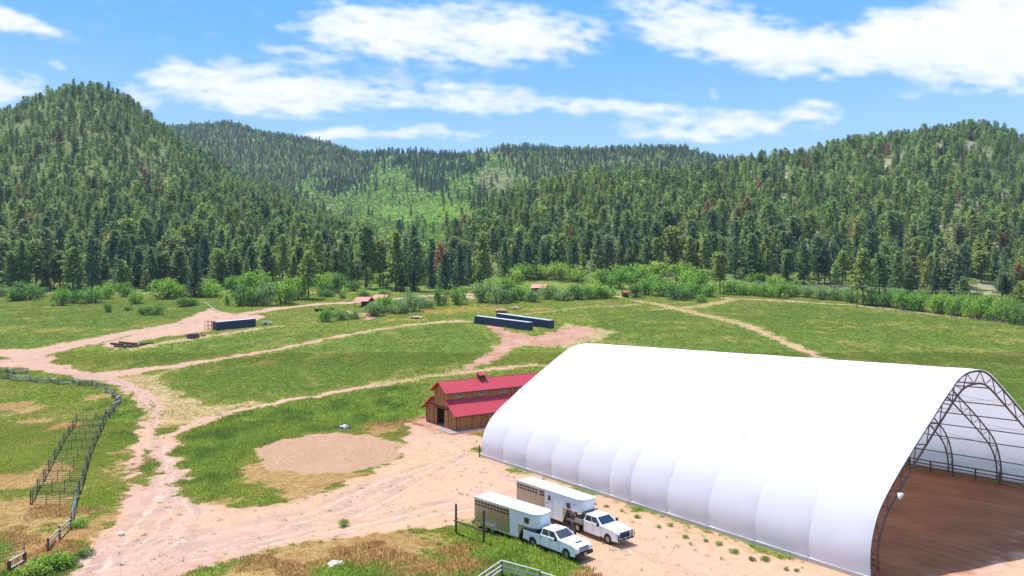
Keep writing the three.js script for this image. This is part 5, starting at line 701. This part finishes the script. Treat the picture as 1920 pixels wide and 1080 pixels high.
// the forest: the 300 pines that show largest stand singly, the rest are one mass each kind
const lodPine = [1, 2, 3, 4, 5].map((s) => pineGeo(500 + s, { round: s === 2 || s === 4, cone: s === 5, lod: true, branches: 44, tufts: 2.6, faces: 4, size: .052, rad: [.19, .24, .21, .18, .20][s - 1], base: [.14, .26, .1, .34, .08][s - 1], thick: .016 })), lodSpruce = pineGeo(550, { lod: true, spruce: true, branches: 56, tufts: 2.6, faces: 4, size: .048, rad: .17, base: .05 }), lodBrush = [1, 2].map((s) => brushGeo(560 + s, { lod: true, lumps: 10, leaves: 9, faces: 3, size: .085 }));
const forest = { pine: [[], [], [], [], []], spruce: [[]], brush: [[], []], dead: [[]] }, single = [];
const rf = rngOf(99);
const bands = [[300, 460, 6.6], [460, 720, 7.2], [720, 1150, 8.0], [1150, 2150, 8.4]];
for (const [r0, r1, step] of bands) for (let zz = -0; zz < r1; zz += step) { const half2 = zz * .80; if (zz < r0 * .78) continue; for (let xx = -half2; xx <= half2; xx += step) {
  const X = xx + (rf() - .5) * step, Z = zz + (rf() - .5) * step, d = Z; const roll = rf(), r2 = rf(), r3 = rf(), r4 = rf();
  if (d < r0 || d >= r1) continue;
  const y = groundY(X, Z), k = cloak(X, Z, y); if (k.u < -60 || k.u > 1980 || k.v > treeline(k.u)) continue;
  if (Z < 420 && taken.some(([a, b, q]) => (a - X) ** 2 + (b - Z) ** 2 < q * q)) continue;
  const depth = sstep(0, 10, treeline(k.u) - k.v);
  if (roll < k.con * (.55 + .45 * depth) * (Z < 480 ? .72 : 1)) {
    const far = Z > 700, h = (6.5 + 15 * Math.pow(r2, 1.15) * (.65 + .35 * r3) + (k.v > 440 ? 1.5 + 4.5 * r3 * r3 : 0)) * (Z > 1300 ? 1.0 : 1), w = h * (.85 + .5 * r3) * (h < 13 ? 1.15 : 1), isDead = r4 < .012 && Z < 900, isSpruce = !isDead && r4 > .86 - (k.bowl > .4 ? .4 : 0) - (Z > 1050 ? .38 : 0), tone = .55 + .9 * rf(), warm = rf(), e = { X, Z, y, h, w, r: rf() * 6, tone, warm, isDead, isSpruce, size: h / Z };
    (Z < 640 && !isDead && !isSpruce ? single : forest[isDead ? 'dead' : isSpruce ? 'spruce' : 'pine'][isDead || isSpruce ? 0 : (rf() * 5) | 0]).push(e); void far;
  } else if (roll < k.con + k.brush * (1 - k.con) + (k.v > 470 ? .2 : 0)) for (let q = 0; q < (k.bowl > .3 ? 3 : 1); q++) forest.brush[(rf() * 2) | 0].push({ X: X + q * (q - 1.5) * 4, Z: Z + q * 3, y: q ? groundY(X + q * (q - 1.5) * 4, Z + q * 3) : y, h: (2.2 + 3.2 * r2) * (k.bowl > .3 ? 1.1 : 1), w: 3.6 + 3.4 * r3, r: rf() * 6, tone: (.6 + .75 * rf()) * (.85 + .35 * k.n2) * (1 + .7 * ell(k.u, k.v, 800, 402, 90, 18)), warm: rf(), bowl: k.bowl });
} }
single.sort((a, b) => b.size * (b.Z < 480 ? 1.2 : 1) - a.size * (a.Z < 480 ? 1.2 : 1));
const markedPines = marked.filter((m) => m[3] === 'p').length;
single.forEach((e, i) => { if (i < 298 - markedPines) plant('pine_tree', `${tall(e.h)} ${girth(e.w, e.h)} ${toneName[(e.warm * 5) | 0]} pine in the forest on the slope behind the meadow`, 'pine tree', `${tall(e.h)} ${girth(e.w, e.h)} ${toneName[(e.warm * 5) | 0]} slope pines`, pineProto[(e.tone * 977 | 0) % 5], pineTones[(e.warm * 5) | 0], bark, V(e.X, e.y - .2, -e.Z), e.h, e.w, e.r); else forest.pine[i % 5].push(e); });
function mass(name, label, category, list, proto, base, warmTo, barkTone) {
  const parts = [[proto.crown, base]]; if (proto.trunk) parts.push([proto.trunk, barkTone]);
  const P = [], N = [], C = []; for (const [g0, c] of parts) { const g = noIndex(g0.clone()), p = g.attributes.position, n = g.attributes.normal; for (let i = 0; i < p.count; i++) { P.push(p.getX(i), p.getY(i), p.getZ(i)); N.push(n.getX(i), n.getY(i), n.getZ(i)); C.push(...c); } }
  const g = geoOf(P, N); g.setAttribute('color', new THREE.Float32BufferAttribute(C, 3));
  const m = new THREE.InstancedMesh(g, phys([1, 1, 1], .95, { vertexColors: true, transmission: .45, thickness: 0, specularIntensity: .1 }), list.length), q = new THREE.Quaternion(), up = V(0, 1, 0), M4 = new THREE.Matrix4();
  list.forEach((e, i) => { q.setFromAxisAngle(up, e.r); M4.compose(V(e.X, e.y - .3, -e.Z), q, V(e.w, e.h, e.w)); m.setMatrixAt(i, M4); m.setColorAt(i, rgb(e.tone * mix(1, warmTo[0], e.warm), e.tone * mix(1, warmTo[1], e.warm), e.tone * mix(1, warmTo[2], e.warm))); });
  m.name = numbered(name); m.castShadow = m.receiveShadow = true; scene.add(m); tag(m, label, category, null, 'stuff');
}
lodPine.forEach((p, i) => mass('pine_forest', 'dense pine forest covering the hills', 'forest', forest.pine[i], p, [.225, .370, .112], [1.5, 1.15, .9], [.14, .10, .08]));
mass('spruce_forest', 'dark spruces scattered through the forested hills', 'forest', forest.spruce[0], lodSpruce, [.120, .195, .095], [1.2, 1.1, 1.2], [.12, .09, .07]);
if (forest.dead[0].length) mass('dead_trees', 'rusty dead pines scattered through the forest', 'forest', forest.dead[0], lodPine[0], [.40, .19, .13], [1.2, 1, 1], [.2, .14, .1]);
forest.brush.forEach((l, i) => mass('hill_brush', 'bright green scrub covering the hill bowl', 'scrub', l, lodBrush[i], [.27, .46, .09], [1.35, 1.12, .9], [.1, .1, .08]));
console.log(((Date.now() - T0) / 1000).toFixed(1), 'forest', forest.pine.map((l) => l.length), forest.spruce[0].length, forest.brush.map((l) => l.length), single.length);

// ------------------------------------------------------------------ grass
function grassGeo(seed, blades, h, spread, w) { const r = rngOf(seed), P = [], N = []; for (let k = 0; k < blades; k++) { const a = r() * 6.283, q = Math.sqrt(r()) * spread, x = Math.cos(a) * q, z = Math.sin(a) * q, b = r() * 6.283, hh = h * (.55 + .7 * r()), ln = .35 * hh, ww = w * (.7 + .6 * r()), ex = Math.cos(b) * ww, ez = Math.sin(b) * ww, tx = x + (x / spread * .5 + (r() - .5)) * ln, tz = z + (z / spread * .5 + (r() - .5)) * ln; P.push(x - ex, -.03, z - ez, x + ex, -.03, z + ez, tx, hh, tz); const n = V(-Math.sin(b) * .35 + x, 1, Math.cos(b) * .35 + z).normalize(); for (let i = 0; i < 3; i++) N.push(n.x, n.y, n.z); } return geoOf(P, N); }
const grassKinds = [grassGeo(1, 16, .30, .26, .028), grassGeo(2, 14, .55, .34, .045), grassGeo(3, 16, .20, .30, .03)];
const grassLists = [[], [], []], rg = rngOf(55);
function sow(n, Z0, Z1, reach, scale) { for (let k = 0; k < n; k++) {
  const Z = Math.sqrt(mix(Z0 * Z0, Z1 * Z1, rg())), u = -40 + 2000 * rg(), X = (u - 960) / FOC * Z, a = rg(), b = rg(), c = rg(), d = rg();
  const g = groundTone(X, Z, true), s = (X - PA[0]) * AD[0] + (Z - PA[1]) * AD[1], t = (X - PA[0]) * AP[0] + (Z - PA[1]) * AP[1];
  if (s > -1 && s < AL + 17 && t > -.8 && t < AW + .8) continue;
  { const p = (X - BARN[0]) * BD[0] + (Z - BARN[1]) * BD[1], q = (X - BARN[0]) * BG[0] + (Z - BARN[1]) * BG[1]; if (p > -2 && p < BL + 1 && q > -2 && q < BW + 1) continue; }
  const bare = Math.max(g[3], g[4], g[8]); if (bare > .35 && !(bare < .8 && a < .06) && a > .005) continue;
  if (g[4] > .3) continue;
  const path = g[9]; if (path > .5 && a > .45) continue;
  const lush = g[6], kind = lush > .5 ? 1 : g[5] > .4 ? 2 : 0, k2 = (g[7] > .5 ? .84 + .32 * b : .74 + .5 * b) * (kind === 1 && d > .8 ? .7 : 1);
  let tone = [g[0], g[1], g[2]]; if (bare > .35) tone = [.16, .19, .06];
  const clump = (.7 + .5 * (.5 + .5 * fbm(noiseB, X / 3, Z / 3, 2))) * (lush > .5 ? .75 + .7 * sstep(-.2, .5, fbm(noiseA, X / 4.5, Z / 4.5, 2)) : 1);
  grassLists[kind].push([X, Z, scale * (.7 + .6 * c) * clump, scale * (kind === 1 ? .52 : kind === 2 ? .3 : g[7] > .5 ? .34 : .5) * (.6 + .7 * d) * clump, tone.map((x, i) => x * k2 * (i === 0 ? .9 + .3 * d : 1)), d * 6.283]);
} }
sow(210000, 50, 125, 0, 1.0); sow(120000, 110, 190, 0, 1.35); sow(110000, 175, 345, 0, 1.9);
grassLists.forEach((list, i) => { const m = new THREE.InstancedMesh(grassKinds[i], phys([1.2, 1.2, 1.2], 1, { transmission: .3, thickness: 0, specularIntensity: .1 }), list.length), q = new THREE.Quaternion(), up = V(0, 1, 0), M4 = new THREE.Matrix4(); list.forEach(([X, Z, w, h, c, a], k) => { q.setFromAxisAngle(up, a); M4.compose(V(X, groundY(X, Z), -Z), q, V(w, h, w)); m.setMatrixAt(k, M4); m.setColorAt(k, rgb(...c)); }); m.name = numbered('grass'); m.castShadow = m.receiveShadow = true; scene.add(m); tag(m, ['short meadow grass across the pasture', 'tall lush green grass round the riding circle', 'dry tawny grass in the thin patches'][i], 'grass', null, 'stuff'); });
console.log(((Date.now() - T0) / 1000).toFixed(1), 'grass', grassLists.map((l) => l.length));

// loose stones on the bare yard
{ const list = [], r = rngOf(61); for (let k = 0; k < 26000 && list.length < 9000; k++) { const Z = Math.sqrt(mix(50 * 50, 125 * 125, r())), u = 80 + 1300 * r(), X = (u - 960) / FOC * Z, a = r(), b = r(); if (coverAt('dirt', X, Z) < .1 || coverAt('pen', X, Z) > -.3) continue; if (fbm(noiseC, X / 5, Z / 5, 2) < -.15 + .5 * a) continue; list.push([X, Z, .022 + .05 * b * b * b, a, b]); }
  const m = new THREE.InstancedMesh(new THREE.IcosahedronGeometry(1, 0), mat([1, 1, 1], .95), list.length), q = new THREE.Quaternion(), M4 = new THREE.Matrix4(); list.forEach(([X, Z, s, a, b], k) => { q.setFromEuler(new THREE.Euler(a * 6, b * 6, 0)); M4.compose(V(X, groundY(X, Z) + s * .3, -Z), q, V(s * 1.4, s * .8, s)); m.setMatrixAt(k, M4); m.setColorAt(k, rgb(.46 + .2 * a, .30 + .18 * a, .20 + .16 * a)); }); m.name = 'gravel'; m.castShadow = m.receiveShadow = true; scene.add(m); tag(m, 'loose stones scattered over the bare dirt yard', 'gravel', null, 'stuff'); }
scene.fog = new THREE.FogExp2(new THREE.Color().setRGB(.62, .78, 1.0), .00009);
renderer.render(scene, camera);
